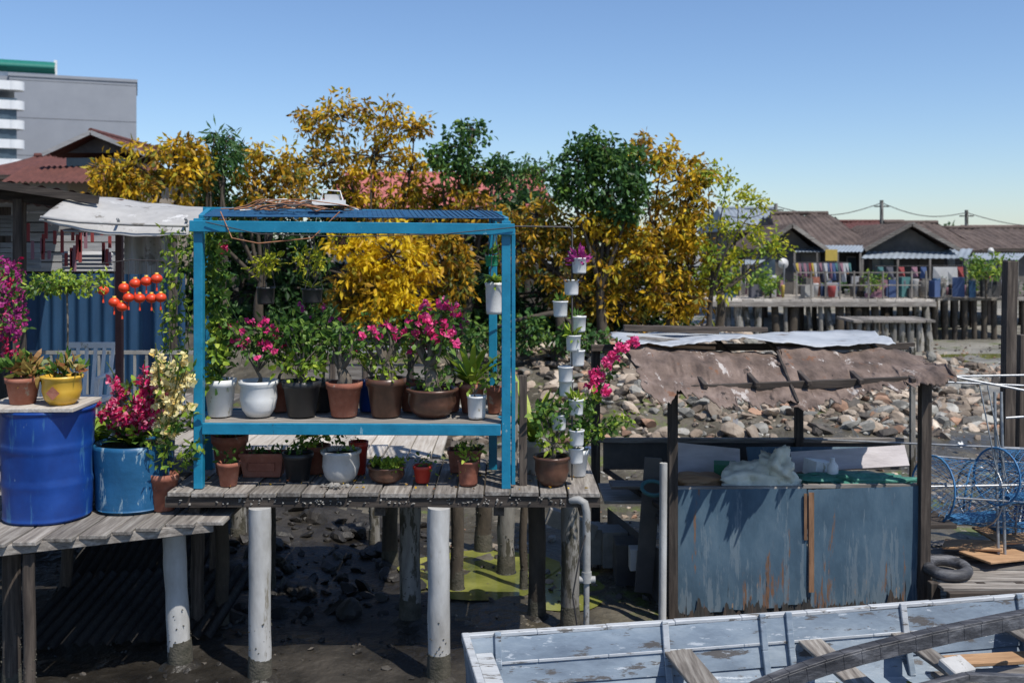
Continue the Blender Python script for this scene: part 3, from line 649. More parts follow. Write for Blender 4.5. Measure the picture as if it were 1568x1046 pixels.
# ------------------------------------------------------------------ hut on the right
hut=empty('fishing_shack'); b=B()
def post(x,y,z0,z1,w,mat,lean=0): b.beam((x,y,z0),(x+lean,y,z1),w,w,mat)
post(X(1030,8.5),8.5,-1.5,.62,.08,dwz,.0); post(X(1413,8.6),8.6,-1.5,.72,.09,dwz,.02)
post(X(912,10.4),10.4,-1.6,.8,.09,dwz); post(X(1223,10.3),10.3,-1.5,.75,.08,dwz); post(X(1397,10.2),10.2,-1.5,.8,.05,poleg)
b.tube([(X(1014,8.42),8.42,-1.5),(X(1016,8.42),8.42,.0)],.033,pole,12)
b.beam((X(1000,8.5),8.5,.60),(X(1450,8.5),8.5,.70),.05,.07,dwx); b.beam((X(905,10.3),10.3,.78),(X(1400,10.3),10.3,.80),.05,.07,dwx)
for t in np.linspace(0,1,6): b.beam((1.2+2.2*t,8.4,.64+.06*t),(1.1+2.6*t,10.4,.86),.04,.04,dwy)
b.build('posts_and_rafters',hut,.004)
b=B(); Yp=8.6; x0,xm,x1=X(1032,Yp),X(1236,Yp),X(1408,Yp)
def pan(xa,xb,zt0,zt1,mat,y,z0=-1.36):
    def f(s,t):
        zb=z0+.03*nz(s*9,xa)+.1*s
        x=xa+(xb-xa)*s; return Vector((x,y+.012*nz(s*2,t*2,xa),zb+((zt0+(zt1-zt0)*s)+.006*nz(s*30,1)-zb)*t))
    b.grid(f,60,16,mat)
pan(x0,xm-.005,-.27,-.26,bpanel,Yp); pan(xm+.005,x1,-.27,-.24,bpanel,Yp+.004)
b.box((x0+.55,Yp+.05,-.27),(1.15,.05,.03),wx); b.box((x1-.5,Yp+.05,-.25),(1.0,.05,.03),wx)
def foot(s,t):
    x=x0+(x1-x0)*s; hgt=.08+.13*nz(s*14,2)+.10*nz(s*45,5)+.07*nz(s*130,3); return Vector((x,Yp-.016,-1.40+.09*s+max(.03,hgt)*t))
b.grid(foot,260,2,bpaneld)
b.box(((xm)+.03,Yp-.020,-.72),(.045,.012,.86),trim); b.box(((xm)-.02,Yp-.018,-.5),(.025,.01,.4),trim)
for i in range(2): b.box((x0+.35+i*1.2,Yp+.03,-.8),(.06,.04,1.0),wz)
b.build('front_panel',hut)
b=B()
b.beam((x0,8.6,-.5),(X(925,10.4),10.4,-.5),.03,.05,dwy)
b.quad((x0-.0,8.66,-1.4),(X(930,10.4),10.4,-1.4),(X(930,10.4),10.4,-.9),(x0,8.66,-.9),dwall)
b.box(((1.0+4.0)/2,10.35,-.35),(3.1,.03,.28),dwall); b.box((2.5,10.32,-.18),(3.2,.05,.05),wx)
b.box((2.6,9.5,-.62),(2.6,1.6,.04),dwx)
b.box((X(960,9.6),9.6,-.55),(.5,.7,.03),wx); b.box((X(968,9.4),9.4,-.42),(.42,.25,.03),wx)
b.box((X(965,9.5),9.5,-1.2),(.3,.3,.45),dwall); b.box((X(975,9.2),9.2,-1.05),(.14,.14,.2),greyp)
b.beam((X(985,9.0),9.0,-1.3),(X(1003,9.0),9.1,-.1),.16,.03,dwall,up=(0,1,0))
for (px,y0,w) in((940,9.9,.25),(905,10.0,.2)): b.box((X(px,y0),y0,-1.15),(w,.3,.35),conc)
b.box((X(875,9.8),9.8,-.9),(.5,.12,.16),conc,ry=.35)
b.build('interior_and_side',hut,.004)
def blob(b,c,s,mat,k=.35,sc_=1.5,fine=.08):
    v,f=IC3; q=[]
    for p in v:
        d=1+k*nz(p[0]+c[0]*3,p[1]+c[1],p[2]+7,sc_)+fine*(abs(nz(p[0]+c[0],p[1],p[2],4))*2-.5)
        q.append((c[0]+p[0]*s[0]*d,c[1]+p[1]*s[1]*d,c[2]+p[2]*s[2]*d))
    b.addnp(np.array(q),f,mat,True)
b=B(); blob(b,(X(1160,8.9),8.9,-.25),(.32,.2,.14),tarp,.6,1.6,.2); blob(b,(X(1192,8.85),8.85,-.15),(.15,.15,.17),tarp,.6,1.8,.22); b.build('crumpled_cream_tarp')
b=B(); blob(b,(X(1310,8.9),8.9,-.26),(.50,.2,.06),tarpg,.6,3); b.build('green_tarp')
b=B(); b.box((X(1300,9.5),9.5,-.2),(1.1,.04,.2),pinkb,ry=-.06,rx=-.5); b.box((X(1245,9.8),9.8,-.22),(1.3,.03,.15),bpanel,rx=-.6); b.box((X(1085,9.5),9.5,-.22),(.6,.03,.3),pinkb,rx=-.5,ry=.1)
b.box((X(1255,9.2),9.2,-.22),(.22,.2,.14),white,rz=.3,ry=.15); b.box((X(1110,9.2),9.2,-.25),(.2,.2,.16),clr('green_crate',(.04,.2,.1)),rz=-.2)
b.lathe((X(1275,8.95),8.95,-.3),[(0,0),(.05,0),(.05,.16),(.02,.2),(.02,.23),(0,.23)],white,12)
blob(b,(X(1070,9.0),9.0,-.29),(.25,.2,.07),orw,.5); b.tube([(X(1000,8.9)+.1*math.cos(a),8.9+.1*math.sin(a),-.33+.04*math.sin(a)) for a in np.linspace(0,6.28,20)],.018,cloths[5],8,False)
b.build('stacked_boards')
def rs(pA,pB,pC,pD,k,amp,rag,sag,seed):
    def f(s,t):
        fr0=pA.lerp(pB,s); bk=pD.lerp(pC,s); p=fr0.lerp(bk,t)
        q=1-t
        p=p+Vector((0,-1,-.25))*rag*q*(nz(s*5,seed,0)+.7*nz(s*16,seed,3)+.4*nz(s*50,seed,6))
        p=p+Vector((1,0,0))*.05*(nz(t*5,seed,8)+.5*nz(t*14,seed,2))*(1 if s<.02 or s>.98 else 0)
        p.z+=amp*math.sin(s*k*6.283)*(.6+.6*nz(s*3,t*2,seed))-sag*math.sin(math.pi*s)*q*1.0 + .06*nz(s*3.3,t*2.2,seed)+.022*nz(s*12,t*6,seed)
        return p
    return f
b=B()
b.grid(rs(V(988,598,8.2),V(1222,618,8.15),V(1200,540,9.35),V(958,527,9.35),10,.005,.26,.03,1),170,24,rustroof)
b.grid(rs(V(1212,622,8.15)+Vector((0,0,-.01)),V(1462,568,8.35),V(1405,543,9.35)+Vector((0,0,.02)),V(1188,536,9.35)+Vector((0,0,.03)),10,.005,.24,.05,5),180,24,rustroof)
o=b.build('rusty_roof_sheets',hut); md=o.modifiers.new('s','SOLIDIFY'); md.thickness=.006
b=B()
b.grid(rs(V(945,530,9.2)+Vector((0,0,.05)),V(1372,534,9.3)+Vector((0,0,.04)),V(1340,508,10.6),V(932,510,10.6),12,.002,.06,.0,9),160,8,flatroof)
o=b.build('bleached_roof_sheet',hut); md=o.modifiers.new('s','SOLIDIFY'); md.thickness=.006
b=B(); b.beam(V(955,502,10.3),V(1100,507,10.3),.09,.06,dwx); b.beam(V(1000,502,10.5),V(1175,505,10.5),.05,.05,dwx); b.beam(V(960,516,9.9),V(1068,524,9.7),.05,.03,wx); b.beam(V(975,527,9.4),V(1095,533,9.35),.06,.03,orw)
b.beam(V(1190,538,9.2),V(1222,616,8.15),.02,.02,dwy)
b.build('roof_battens',hut,.003)

# ------------------------------------------------------------------ boat
boat=empty('wooden_boat')
A=Vector((-.325,6.87,-.86)); Dr=Vector((4.25,.70,0)).normalized(); Pn=Vector((.17,-.985,0)).normalized(); LEN=6.5; WID=1.55
def bp(s,w,z):
    sheer=.08*(s/LEN)**2
    return A+Dr*s+Pn*(w*WID)+Vector((0,0,z+sheer))
b=B()
def strip(w0,z0,w1,z1,mat,n=60,s0=0): b.grid(lambda s,t: bp(s0+(LEN-s0)*s,w0+(w1-w0)*t,z0+(z1-z0)*t)+Vector((0,0,.008*nz(s*20,t,w0))),n,2,mat)
for (w0,z0,w1,z1) in((.03,0,.055,-.16),(.045,-.165,.075,-.32),(.065,-.325,.11,-.44)): strip(w0,z0,w1,z1,boatp)
for (w0,z0,w1,z1) in((.97,0,.945,-.16),(.955,-.165,.925,-.32),(.935,-.325,.89,-.44)): strip(w0,z0,w1,z1,boatp)
strip(.10,-.44,.90,-.44,boatp); strip(0,0,.06,-.5,boatp); strip(1,0,.94,-.5,boatp)
b.build('hull',boat)
b=B()
for w in(.012,.988):
    for i in range(13): b.beam(bp(i*.5,w,.012+R(-.003,.003)),bp(i*.5+.5,w,.012+R(-.003,.003)),.05,.03,boatw)
for i in range(13): b.beam(bp(i*.5,.05,-.165),bp(i*.5+.5,.05,-.165),.018,.025,boatw)
b.beam(bp(0,0,.0),bp(0,1,.0),.05,.06,boatw); b.quad(bp(.01,.03,0),bp(.01,.97,0),bp(.05,.9,-.45),bp(.05,.1,-.45),boatp); b.quad(bp(-.02,.0,0),bp(-.02,1,0),bp(.02,.9,-.5),bp(.02,.1,-.5),boatp)
b.build('gunwales',boat,.005)
b=B()
for s in(.22,1.42,2.15,2.35,3.25,4.2,5.1):
    b.beam(bp(s,.035,.04),bp(s,.07,-.2),.045,.028,boatw if s in(1.42,3.25) else boatp,up=(0,1,0)); b.beam(bp(s,.07,-.2),bp(s,.12,-.44),.045,.028,boatp,up=(0,1,0))
for s,w in((1.5,.2),(2.5,.18),(3.2,.14),(4.1,.2)):
    b.beam(bp(s,.06,-.17),bp(s,.94,-.17),w,.03,wy)
b.beam(bp(.12,.05,-.1),bp(.12,.95,-.1),.12,.025,boatw)
b.beam(bp(3.4,.2,-.3),bp(5.2,.35,-.26),.16,.03,orw); b.beam(bp(3.2,.35,-.3),bp(5.2,.5,-.26),.16,.03,wx); b.beam(bp(2.2,.4,-.4),bp(5,.3,-.36),.1,.03,wx)
for _ in range(90):
    s=R(.3,5.5); w=R(.15,.6); b.leaves([bp(s,w,-.43)],[(R(-1,1),R(-1,1),.1)],.07,.035,random.choice([lfRd,lfOr,lfRd]))
b.tube([bp(2.8+.2*math.cos(a),.3+.1*math.sin(a)+a*.004,-.42) for a in np.linspace(0,19,60)],.01,greyp,5)
b.build('ribs_and_thwarts',boat,.005)
b=B()
pts=[V(1090,1095,6.0),V(1180,1052,6.1),V(1290,1014,6.25),V(1400,986,6.4),V(1500,964,6.55),V(1620,940,6.8)]
fine=[]
for i in range(5):
    for t in(0,.25,.5,.75):
        p0=pts[max(i-1,0)];p1=pts[i];p2=pts[i+1];p3=pts[min(i+2,5)]
        fine.append(.5*((2*p1)+(p2-p0)*t+(2*p0-5*p1+4*p2-p3)*t*t+(3*p1-p0-3*p2+p3)*t**3))
fine.append(pts[-1])
for i in range(len(fine)-1):
    b.beam(fine[i],fine[i+1],.035,.085,rubber); b.beam(fine[i]+Vector((0,.02,.05)),fine[i+1]+Vector((0,.02,.05)),.07,.016,rubber)
pts=[V(1340,1100,5.7),V(1400,1056,5.8),V(1480,1036,5.9),V(1600,1040,6.0)]
for i in range(3): b.beam(pts[i],pts[i+1],.05,.045,rubber)
b.build('curved_rub_rail',None,.003)
b=B(); c=V(1530,990,6.45); pr=[(0,-.13),(.035,-.13),(.05,-.1),(.062,0),(.05,.1),(.03,.13),(0,.13)]
b.tube([c+Vector((q,0,-.1*q)) for _,q in pr],[max(.005,r) for r,_ in pr],clr('buoy_orange',(.55,.28,.08)),14); b.build('orange_float')
b=B(); b.box(V(1465,1020,6.3),(.18,.14,.05),greyp,rz=.4,rx=.3); b.build('foam_block',None,.008)
# ------------------------------------------------------------------ jetty with traps at far right
jt=empty('trap_jetty'); b=B()
boards(b,X(1420,8.6),5.2,8.25,9.6,-1.0,.16,.03,wx,.02,dirx=True)
b.beam((3.6,8.2,-1.06),(5.4,8.2,-1.06),.06,.09,dwx)
for px in(1430,1500,1560): b.box((X(px,8.4),8.4,-1.25),(.08,.08,.5),dwz)
b.box((X(1530,8.9),8.9,-.93),(.6,.35,.02),orw,rz=.4,ry=.05); b.box((X(1490,9.1),9.1,-.9),(.5,.3,.02),orw,rz=-.5,ry=-.1); b.box((X(1545,9.3),9.3,-.86),(.5,.4,.02),orw,rz=.2,rx=.1)
b.build('planking',jt,.004)
b=B(); c=Vector((X(1450,8.55),8.55,-.93))
b.tube([c+Vector((.16*math.cos(a),.15*math.sin(a),.02*math.sin(a))) for a in np.linspace(0,6.283,28)],.05,rubber,12,False); b.build('old_tyre')
def cage(name,c,ax,r,L,net=None,n=30):
    net=net or bluenet
    b=B(); c=Vector(c); ax=Vector(ax).normalized(); a=ax.cross(Vector((0,0,1))).normalized(); q=ax.cross(a)
    ring=lambda t,rr=r:[c+ax*(L*(t-.5))+(a*math.cos(u)+q*math.sin(u))*rr for u in np.linspace(0,6.2832,25)]
    for t in (0,.5,1): b.tube(ring(t),.010,metal if t not in(0,1) else bluenet,5,False)
    for u in np.linspace(0,6.28,5)[:-1]: b.tube([c+ax*(L*(t-.5))+(a*math.cos(u)+q*math.sin(u))*r for t in(0,.5,1)],.008,metal,5,False)
    for s in(1,-1):
        for i in range(n):
            b.tube([c+ax*(L*(t-.5))+(a*math.cos(u)+q*math.sin(u))*r*(1-.07*math.sin(t*6.283)**2) for t,u in[(k/12,6.2832*i/n+s*k/12*1.9) for k in range(13)]],.0026,net,3,False)
    for i in range(14):
        u=6.2832*i/14; p=c-ax*(L*.5); b.tube([p+(a*math.cos(u)+q*math.sin(u))*r,p+(a*math.cos(u+.6)+q*math.sin(u+.6))*r*.3+ax*.2],.003,net,3,False)
    b.box(c-q*(-r*.75),(L*.55,.16,.05),bluenet,rz=.25)
    return b.build(name)
cage('crab_trap',(X(1500,9.1),9.1,-.42),(1,.25,-.12),.30,1.0)
cage('crab_trap',(X(1562,9.4),9.4,-.62),(.8,-.5,-.1),.28,.9,greynet)
cage('crab_trap',(X(1570,9.0),9.0,-.25),(1,.4,-.1),.25,.7)
mkdrum('blue_drum',1580,10.6,.29,-1.42,.9,drum)
b=B()
for (a,c,d,e,Y0,Y1) in((1425,577,1600,574,9.4,9.3),(1450,575,1600,604,8.9,8.8),(1420,584,1600,592,9.6,9.4),(1232,672,1600,688,10.2,9.4),(1540,640,1600,636,8.9,8.9),(1425,745,1600,742,8.8,8.8)):
    b.tube([V(a,c,Y0),V(d,e,Y1)],.011,metal,7)
for px in(1523,1533): b.tube([V(px,600,9.0),(X(px+6,8.9),8.9,-1.0)],.014,metal,8)
for px in(1500,1512): b.tube([V(px,590,9.0),V(px+30,740,8.9)],.007,metal,6)
b.build('metal_pipe_rack')
b=B(); b.beam((X(1538,9.9),9.9,-1.5),(X(1547,9.9),9.9,Z(400,9.9)),.11,.11,dwz); b.beam((X(1560,10.5),10.5,-1.5),(X(1566,10.5),10.5,.9),.09,.09,dwz); b.build('mooring_post',None,.006)

# ------------------------------------------------------------------ trees
def crown(name,base,blobs,mats,leafL=.17,leafW=.075,dens=1.0,Y=22,tr=.09,bk=barkd,droop=-.55,dep=1.0):
    b=B(); bx=X(base,Y); g=gh(bx,Y); fork=Vector((bx+R(-.1,.1),Y,g+1.0))
    b.tube(curve((bx,Y,g-.1),fork,.08),[tr*1.3-.04*tr*i for i in range(8)],bk,9)
    for bi,bl in enumerate(blobs):
        px,py,rx,ry=bl[:4]; dy=bl[4] if len(bl)>4 else 0; mt=bl[5] if len(bl)>5 else None
        Yb=Y+dy; c=V(px,py,Yb); sx=rx*Yb/F; sz=ry*Yb/F; sy=max(.35,(sx+sz)/2*dep)
        cv=curve(fork,c,.25,9); b.tube(cv,[tr*.6*(1-.8*i/9) for i in range(10)],bk,7,False)
        n=int(dens*rx*ry*math.pi/240)+3
        for i in range(n):
            q=rng.normal(size=3); q/=np.linalg.norm(q); rr=R(.3,1.0)**.6*(R(1.1,1.35) if R(0,1)<.22 else 1)
            e=Vector((c.x+q[0]*sx*rr,c.y+q[1]*sy*rr,c.z+q[2]*sz*rr))
            if i%2==0 or rr>.95: b.tube(curve(c.lerp(e,.1),e,.06,4),[.022,.018,.014,.009,.005],bk,4,False)
            b.clump(e,R(.10,.3),int(R(10,32)),leafL,leafW,mt or random.choice(mats),droop,False,.7)
    return b.build(name)
G2=[lfGold,lfGold,lfOr,lfOr]
crown('yellow_leaved_tree',575,[(470,200,34,34),(520,180,44,36),(585,185,46,34),(635,195,28,18),(500,250,56,38),(570,240,56,40),(625,260,40,34),(545,300,75,36,.3),(640,310,42,30,.3),(450,260,24,30),(600,330,60,35,0)],G2,dens=.82)
crown('yellow_leaved_tree',230,[(165,262,32,26),(205,250,36,34),(265,240,44,32),(235,285,60,32),(170,290,42,24),(290,270,34,38),(300,225,12,14)],G2,Y=19.5,dens=1.0)
crown('yellow_leaved_tree',400,[(390,250,28,28),(420,240,28,24),(395,290,48,38,0,lfOr),(440,290,42,38,0,lfOr),(350,310,45,30,0,lfT),(330,280,30,28,0,lfT),(300,320,40,26,0,lfOr)],G2,Y=21,dens=.95)
crown('pinnate_leaved_tree',335,[(330,205,12,10),(347,212,14,12),(325,235,22,20),(345,245,22,22),(322,265,20,20)],[lfT],Y=20,leafL=.26,leafW=.05)
crown('yellow_leaved_shrub',590,[(540,385,45,32,-.6,lfBr),(600,390,50,36,-.6,lfBr),(645,405,35,35,-.5,lfGold),(560,430,50,38,-.4,lfGold),(625,450,50,38,-.6,lfBr),(520,460,30,30,-.3,lfOr),(580,475,35,26,-.5,lfGold),(690,390,35,40,0,lfOr),(700,440,35,40,0,lfOr)],[lfBr],Y=20.5,dens=.9,leafL=.2,leafW=.085)
crown('green_tree',715,[(725,198,24,20),(700,225,34,24),(675,240,24,20),(715,258,40,26),(765,250,14,14),(770,272,22,20),(700,290,50,26,.3,lfOr)],[lfT,lfT,lfG],Y=21.5,dens=1.3,leafL=.15,leafW=.09)
crown('green_tree',925,[(925,225,42,24),(895,250,38,26),(955,255,38,34),(885,285,38,28),(935,295,50,34),(970,290,22,34),(950,325,35,20),(860,270,18,14),(880,225,10,8)],[lfT,lfT,lfG],Y=20.6,dens=1.5,leafL=.15,leafW=.09)
crown('yellow_leaved_tree',1030,[(985,225,26,22,.5),(1015,245,36,26,.4),(1040,275,40,36),(1045,320,44,36),(1020,360,56,36),(1055,410,38,40),(1000,420,52,44),(1025,465,48,30),(1078,270,20,14),(1060,360,30,42),(985,380,40,40,-.2),(1040,450,44,34,-.3)],G2,Y=21,dens=1.1)
crown('yellow_leaved_tree',880,[(820,330,45,36,0,lfOr),(870,350,50,36),(915,360,48,38),(850,400,58,40,0,lfOr),(920,420,58,42),(960,375,40,38),(880,460,50,30,0,lfOr),(950,470,48,32),(790,380,40,50,.2,lfOr),(930,340,44,26,-.3),(720,320,46,26,.2,lfOr),(660,360,40,26,.2)],G2,Y=21,dens=1.0)
crown('lime_leaved_tree',1085,[(1085,265,22,14,.5),(1115,275,16,10),(1130,305,30,12),(1165,310,18,8),(1110,345,32,18),(1150,345,30,14),(1175,372,34,14),(1195,380,16,10),(1100,390,30,20),(1140,395,24,14),(1090,430,22,22)],[lfYG,lfYG,lfY],Y=20.5,dens=.9,leafL=.13,leafW=.06,tr=.05,droop=-.2)
crown('distant_green_tree',815,[(800,262,40,22),(835,262,40,20),(780,290,40,25),(830,300,45,30)],[lfT,lfG],Y=27,dens=.9)
crown('dark_green_undergrowth',700,[(330,370,40,40),(390,380,60,45),(450,400,60,50),(370,450,70,45),(460,470,60,40),(300,430,40,60),(520,500,50,30),(600,510,70,28),(700,480,55,40),(760,460,50,60),(820,470,50,50),(860,510,50,35),(920,505,55,30),(740,380,50,60),(660,350,50,40),(980,500,50,22),(780,330,40,35,.3),(690,520,60,24),(450,520,70,24),(500,340,60,40),(400,340,60,30),(1040,500,40,14),(920,440,60,50,.3),(1000,440,50,50,.3)],[lfD,lfD,lfT],Y=22.3,dens=.95,dep=.5,leafL=.2,leafW=.1)
crown('low_green_bush',850,[(800,505,50,26),(860,520,40,20),(740,515,40,24),(905,520,30,14)],[lfT,lfG],Y=19.4,dens=1.3,leafL=.13,leafW=.08)
crown('green_bush',1100,[(1095,425,26,18),(1105,445,22,12),(1120,430,14,16)],[lfYG,lfG],Y=24,dens=1.2)
b=B(); b.box((X(640,23.6),23.6,.4),(9.6,.12,2.0),dwall)
for i in range(20): b.box((X(340,23.5)+i*.48,23.5,.4),(.06,.06,2.1),dwz)
b.build('dark_boundary_fence')
b=B(); b.box((X(560,15),15,-.1),(1.9,.05,.3),wx); b.box((X(575,14.9),14.9,.28),(2.2,.04,.1),wboard)
for px in(510,560,630): b.box((X(px,15),15,-.5),(.08,.08,1.6),dwz)
b.build('weathered_rail_fence')

# ------------------------------------------------------------------ background buildings
def gable(name,px0,px1,eave,ridge,Y,dep,roofm,wallm,zb=0,over=.35,hipl=.0,wins=3,stilts=True):
    e=empty(name); x0,x1=X(px0,Y),X(px1,Y); ze=Z(eave,Y); zr=Z(ridge,Y+dep/2)
    b=B(); b.box(((x0+x1)/2,Y+dep/2,(zb+ze)/2),(x1-x0-2*over,dep-2*over,ze-zb),wallm)
    w=(x1-x0-2*over)/(wins)
    for i in range(wins):
        cx=x0+over+w*(i+.5)
        if i%3==1:
            b.box((cx,Y+over-.03,zb+(ze-zb)*.42),(w*.35,.04,(ze-zb)*.82),dwall)
        else:
            b.box((cx,Y+over-.03,zb+(ze-zb)*.58),(w*.5,.04,(ze-zb)*.42),wboard); b.box((cx,Y+over-.06,zb+(ze-zb)*.58),(w*.43,.04,(ze-zb)*.35),glass)
    for s,xx in((0,x0+over),(1,x1-over)): b.add([(xx,Y+over,ze-.01),(xx,Y+dep-over,ze-.01),(xx,Y+dep/2,zr-.1)],[(0,1,2)],wallm)
    b.build('walls_and_windows',e)
    b=B(); n=int((x1-x0)*3.5)
    def sl(y0,z0,y1,z1):
        def f(s,t):
            hx=(s-.5)*(1-hipl*t); return Vector(((x0+x1)/2+(x1-x0)*hx,y0+(y1-y0)*t,z0+(z1-z0)*t+.025*math.sin(s*n*6.283)+.09*nz(s*6,t*3,x0)))
        return f
    b.grid(sl(Y-.1,ze-.06,Y+dep/2,zr),n*6,6,roofm); b.grid(sl(Y+dep+.1,ze-.06,Y+dep/2,zr+.002),n*6,6,roofm)
    if hipl:
        hw=(x1-x0)/2*(1-hipl); cx=(x0+x1)/2
        for s in(-1,1): b.add([(cx+s*(x1-x0)/2,Y-.1,ze-.06),(cx+s*(x1-x0)/2,Y+dep+.1,ze-.06),(cx+s*hw,Y+dep/2,zr)],[(0,1,2)],roofm)
    b.tube([((x0+x1)/2-(x1-x0)/2*(1-hipl),Y+dep/2,zr+.03),((x0+x1)/2+(x1-x0)/2*(1-hipl),Y+dep/2,zr+.03)],.09,roofm,8)
    b.box(((x0+x1)/2,Y-.12,ze-.08),(x1-x0,.05,.14),dwx)
    b.build('roof',e)
    if stilts:
        b=B()
        for i in range(7):
            for yy in(Y+.3,Y+dep-.3): b.box((x0+.4+(x1-x0-.8)*i/6,yy,(zb+GZ)/2-.1),(.16,.16,zb-GZ+.2),dwz)
        b.box(((x0+x1)/2,Y+dep/2-.2,zb-.08),(x1-x0,dep+.6,.12),wx); b.build('stilts_and_floor',e)
    return e
def crossgable(name,pxl,pxr,eave,apex,Y,dep,roofm,wallm):
    e=empty(name); x0,x1=X(pxl,Y),X(pxr,Y); xa=(x0+x1)/2; ze=Z(eave,Y); za=Z(apex,Y); b=B()
    b.box((xa,Y+dep/2+.1,ze/2-.02),(x1-x0-.7,dep,ze-.04),wallm); b.add([(x0+.4,Y+.12,ze-.08),(x1-.4,Y+.12,ze-.08),(xa,Y+.12,za-.12)],[(0,1,2)],dwall)
    b.box((xa-.9,Y+.07,ze*.55),(.8,.05,.9),glass); b.box((xa+.8,Y+.07,ze*.45),(.7,.05,1.5),dwall); b.build('walls',e)
    b=B()
    for sx,xe in((1,x0),(-1,x1)):
        b.grid(corr((xe,Y-.4,ze-.1),(0,dep,0),(xa-xe,0,za-ze+.1),0,0,.03,int(dep*3)),int(dep*18),4,roofm); b.beam((xe,Y-.42,ze-.12),(xa,Y-.42,za-.03),.05,.14,wx)
    b.build('roof',e)
    b=B()
    for i in range(5): b.box((x0+.3+(x1-x0-.6)*i/4,Y+.2,-.7),(.15,.15,1.5),dwz)
    b.build('stilts',e); return e
gable('village_house',1115,1235,352,320,44,8,canopym,dwall,hipl=.2)
gable('village_house',1195,1345,378,328,38,8,tileB,dwall,hipl=.35)
gable('village_house',1390,1510,383,342,38.5,7,tileB,dwall,hipl=.25,wins=4)
gable('village_house',1480,1660,380,350,40,8,tileB,dwall,hipl=.1)
gable('village_house',1240,1440,362,340,52,8,tileR,dwall,hipl=.1)
crossgable('village_house',1318,1462,378,342,36.8,6,tileB,dwall)
crossgable('village_house',1155,1262,378,344,36.4,5,tileB,dwall)
gable('village_house',1500,1760,372,348,56,9,tileR,dwall,hipl=.2,wins=5)
b=B()
for (a,c,ya,yb,Y) in((1318,1482,396,381,36.0),(1215,1320,386,376,36.0),(1120,1160,405,398,35),(1480,1560,398,388,35.5)):
    b.grid(corr(V(a,ya,Y),V(c,ya,Y)-V(a,ya,Y),V(a+14,yb,Y+1.3)-V(a,ya,Y),0,0,.012,18),110,1,canopym)
    for t in(.02,.35,.65,.98):
        p=V(a+(c-a)*t,ya,Y); b.box((p.x,p.y+.05,(p.z+0)/2-.02),(.07,.07,p.z),wz)
b.build('porch_canopy')
vd=empty('village_boardwalk'); b=B()
boards(b,X(1085,33),X(1432,33),33,36.8,0.03,.35,.08,lw); boards(b,X(1300,30),X(1425,30),29.6,31.2,-.4,.3,.07,wy); boards(b,X(1428,34),X(1600,34),34,37.5,.02,.35,.08,wy)
b.beam((X(1085,33),32.95,-.12),(X(1432,33),32.95,-.12),.1,.16,wx); b.build('boards',vd)
b=B()
for px in range(1090,1432,14):
    if R(0,1)<.8: b.tube([(X(px+R(-3,3),33.1),33.1+R(0,.6),-.1),(X(px+R(-3,3),33.1),33.1,GZ-.1)],R(.07,.15),poleg if R(0,1)<.6 else barkd,8)
for px in range(1303,1425,13): b.tube([(X(px,29.8),29.8,-.45),(X(px,29.8),29.8,GZ-.1)],R(.07,.12),poleg,8)
for px in range(1432,1600,15): b.tube([(X(px,34.1),34.1,-.05),(X(px,34.1),34.1,GZ-.1)],R(.07,.12),barkd,8)
for px in range(1220,1420,22): b.box((X(px,33.2),33.2,.5),(.05,.05,.95),wz)
for z in(.5,.92): b.beam((X(1220,33.2),33.2,z),(X(1410,33.2),33.2,z),.03,.04,wx)
b.build('piles_and_railing',vd)
b=B()
b.tube([V(1215,402,34.5),V(1300,402,34.5)],.012,wire,4); b.tube([V(1340,408,34.5),V(1475,407,34.5)],.012,wire,4)
for i in range(22):
    px=1216+i*4.0; w=R(.05,.09); p=V(px,403,34.5); hh=R(.3,.7); b.quad((p.x-w/1.3,p.y,p.z),(p.x+w/1.3,p.y,p.z),(p.x+w/1.1,p.y-.05,p.z-hh),(p.x-w/1.3,p.y+.05,p.z-hh),random.choice(cloths))
for px,w,hh,mm in((1440,.25,.7,cloths[2]),(1456,.22,.6,cloths[2]),(1400,.1,.35,cloths[6]),(1380,.1,.35,cloths[0]),(1362,.12,.4,cloths[3]),(1348,.1,.3,cloths[5]),(1414,.1,.4,cloths[1]),(1470,.1,.4,cloths[0])):
    p=V(px,409,34.4); b.quad((p.x-w,p.y,p.z),(p.x+w,p.y,p.z),(p.x+w,p.y-.08,p.z-hh),(p.x-w,p.y+.05,p.z-hh),mm)
b.build('laundry_line')
b=B()
for px,py,r in((1201,404,.19),(1520,385,.13)):
    c=V(px,py,34); b.add([(c.x+r*k*math.cos(a),c.y+.12*k*k+.3*r*k*math.cos(a),c.z+r*k*math.sin(a)) for k in(.02,.5,1) for a in np.linspace(0,5.98,20)],[(i*20+j,i*20+(j+1)%20,(i+1)*20+(j+1)%20,(i+1)*20+j) for i in range(2) for j in range(20)],greyp,True)
    b.tube([c,(c.x,c.y+.15,0)],.03,metal,6)
b.build('satellite_dish')
b=B()
for i in range(130):
    px=random.choice([R(1110,1200),R(1230,1420),R(1430,1560),R(1230,1420)]); Y=R(33.6,35.8); w=R(.08,.4);hh=R(.12,.7)
    m=random.choice(cloths+[dwall,wboard,bluec,dwall,wx,terra,poleg,dwall,barkd,pvc])
    if R(0,1)<.5: b.box((X(px,Y),Y,.07+hh/2),(w,.25,hh),m,rz=R(-.5,.5))
    else: b.lathe((X(px,Y),Y,.07),[(0,0),(w*.35,0),(w*.5,hh*.9),(w*.45,hh),(0,hh*.9)],m,10)
for i in range(26):
    px=R(1120,1560); Y=R(33.6,35.5); b.clump((X(px,Y),Y,R(.2,.7)),R(.12,.25),24,.14,.07,random.choice([lfG,lfT,lfY]),-.2,False)
b.build('deck_clutter')
b=B(); b.box(V(1273,391,35),(.42,.03,.4),cloths[4]); b.box(V(1294,413,34.6),(.25,.03,.3),clr('sign_orange',(.5,.18,.05))); b.build('yellow_signboard')
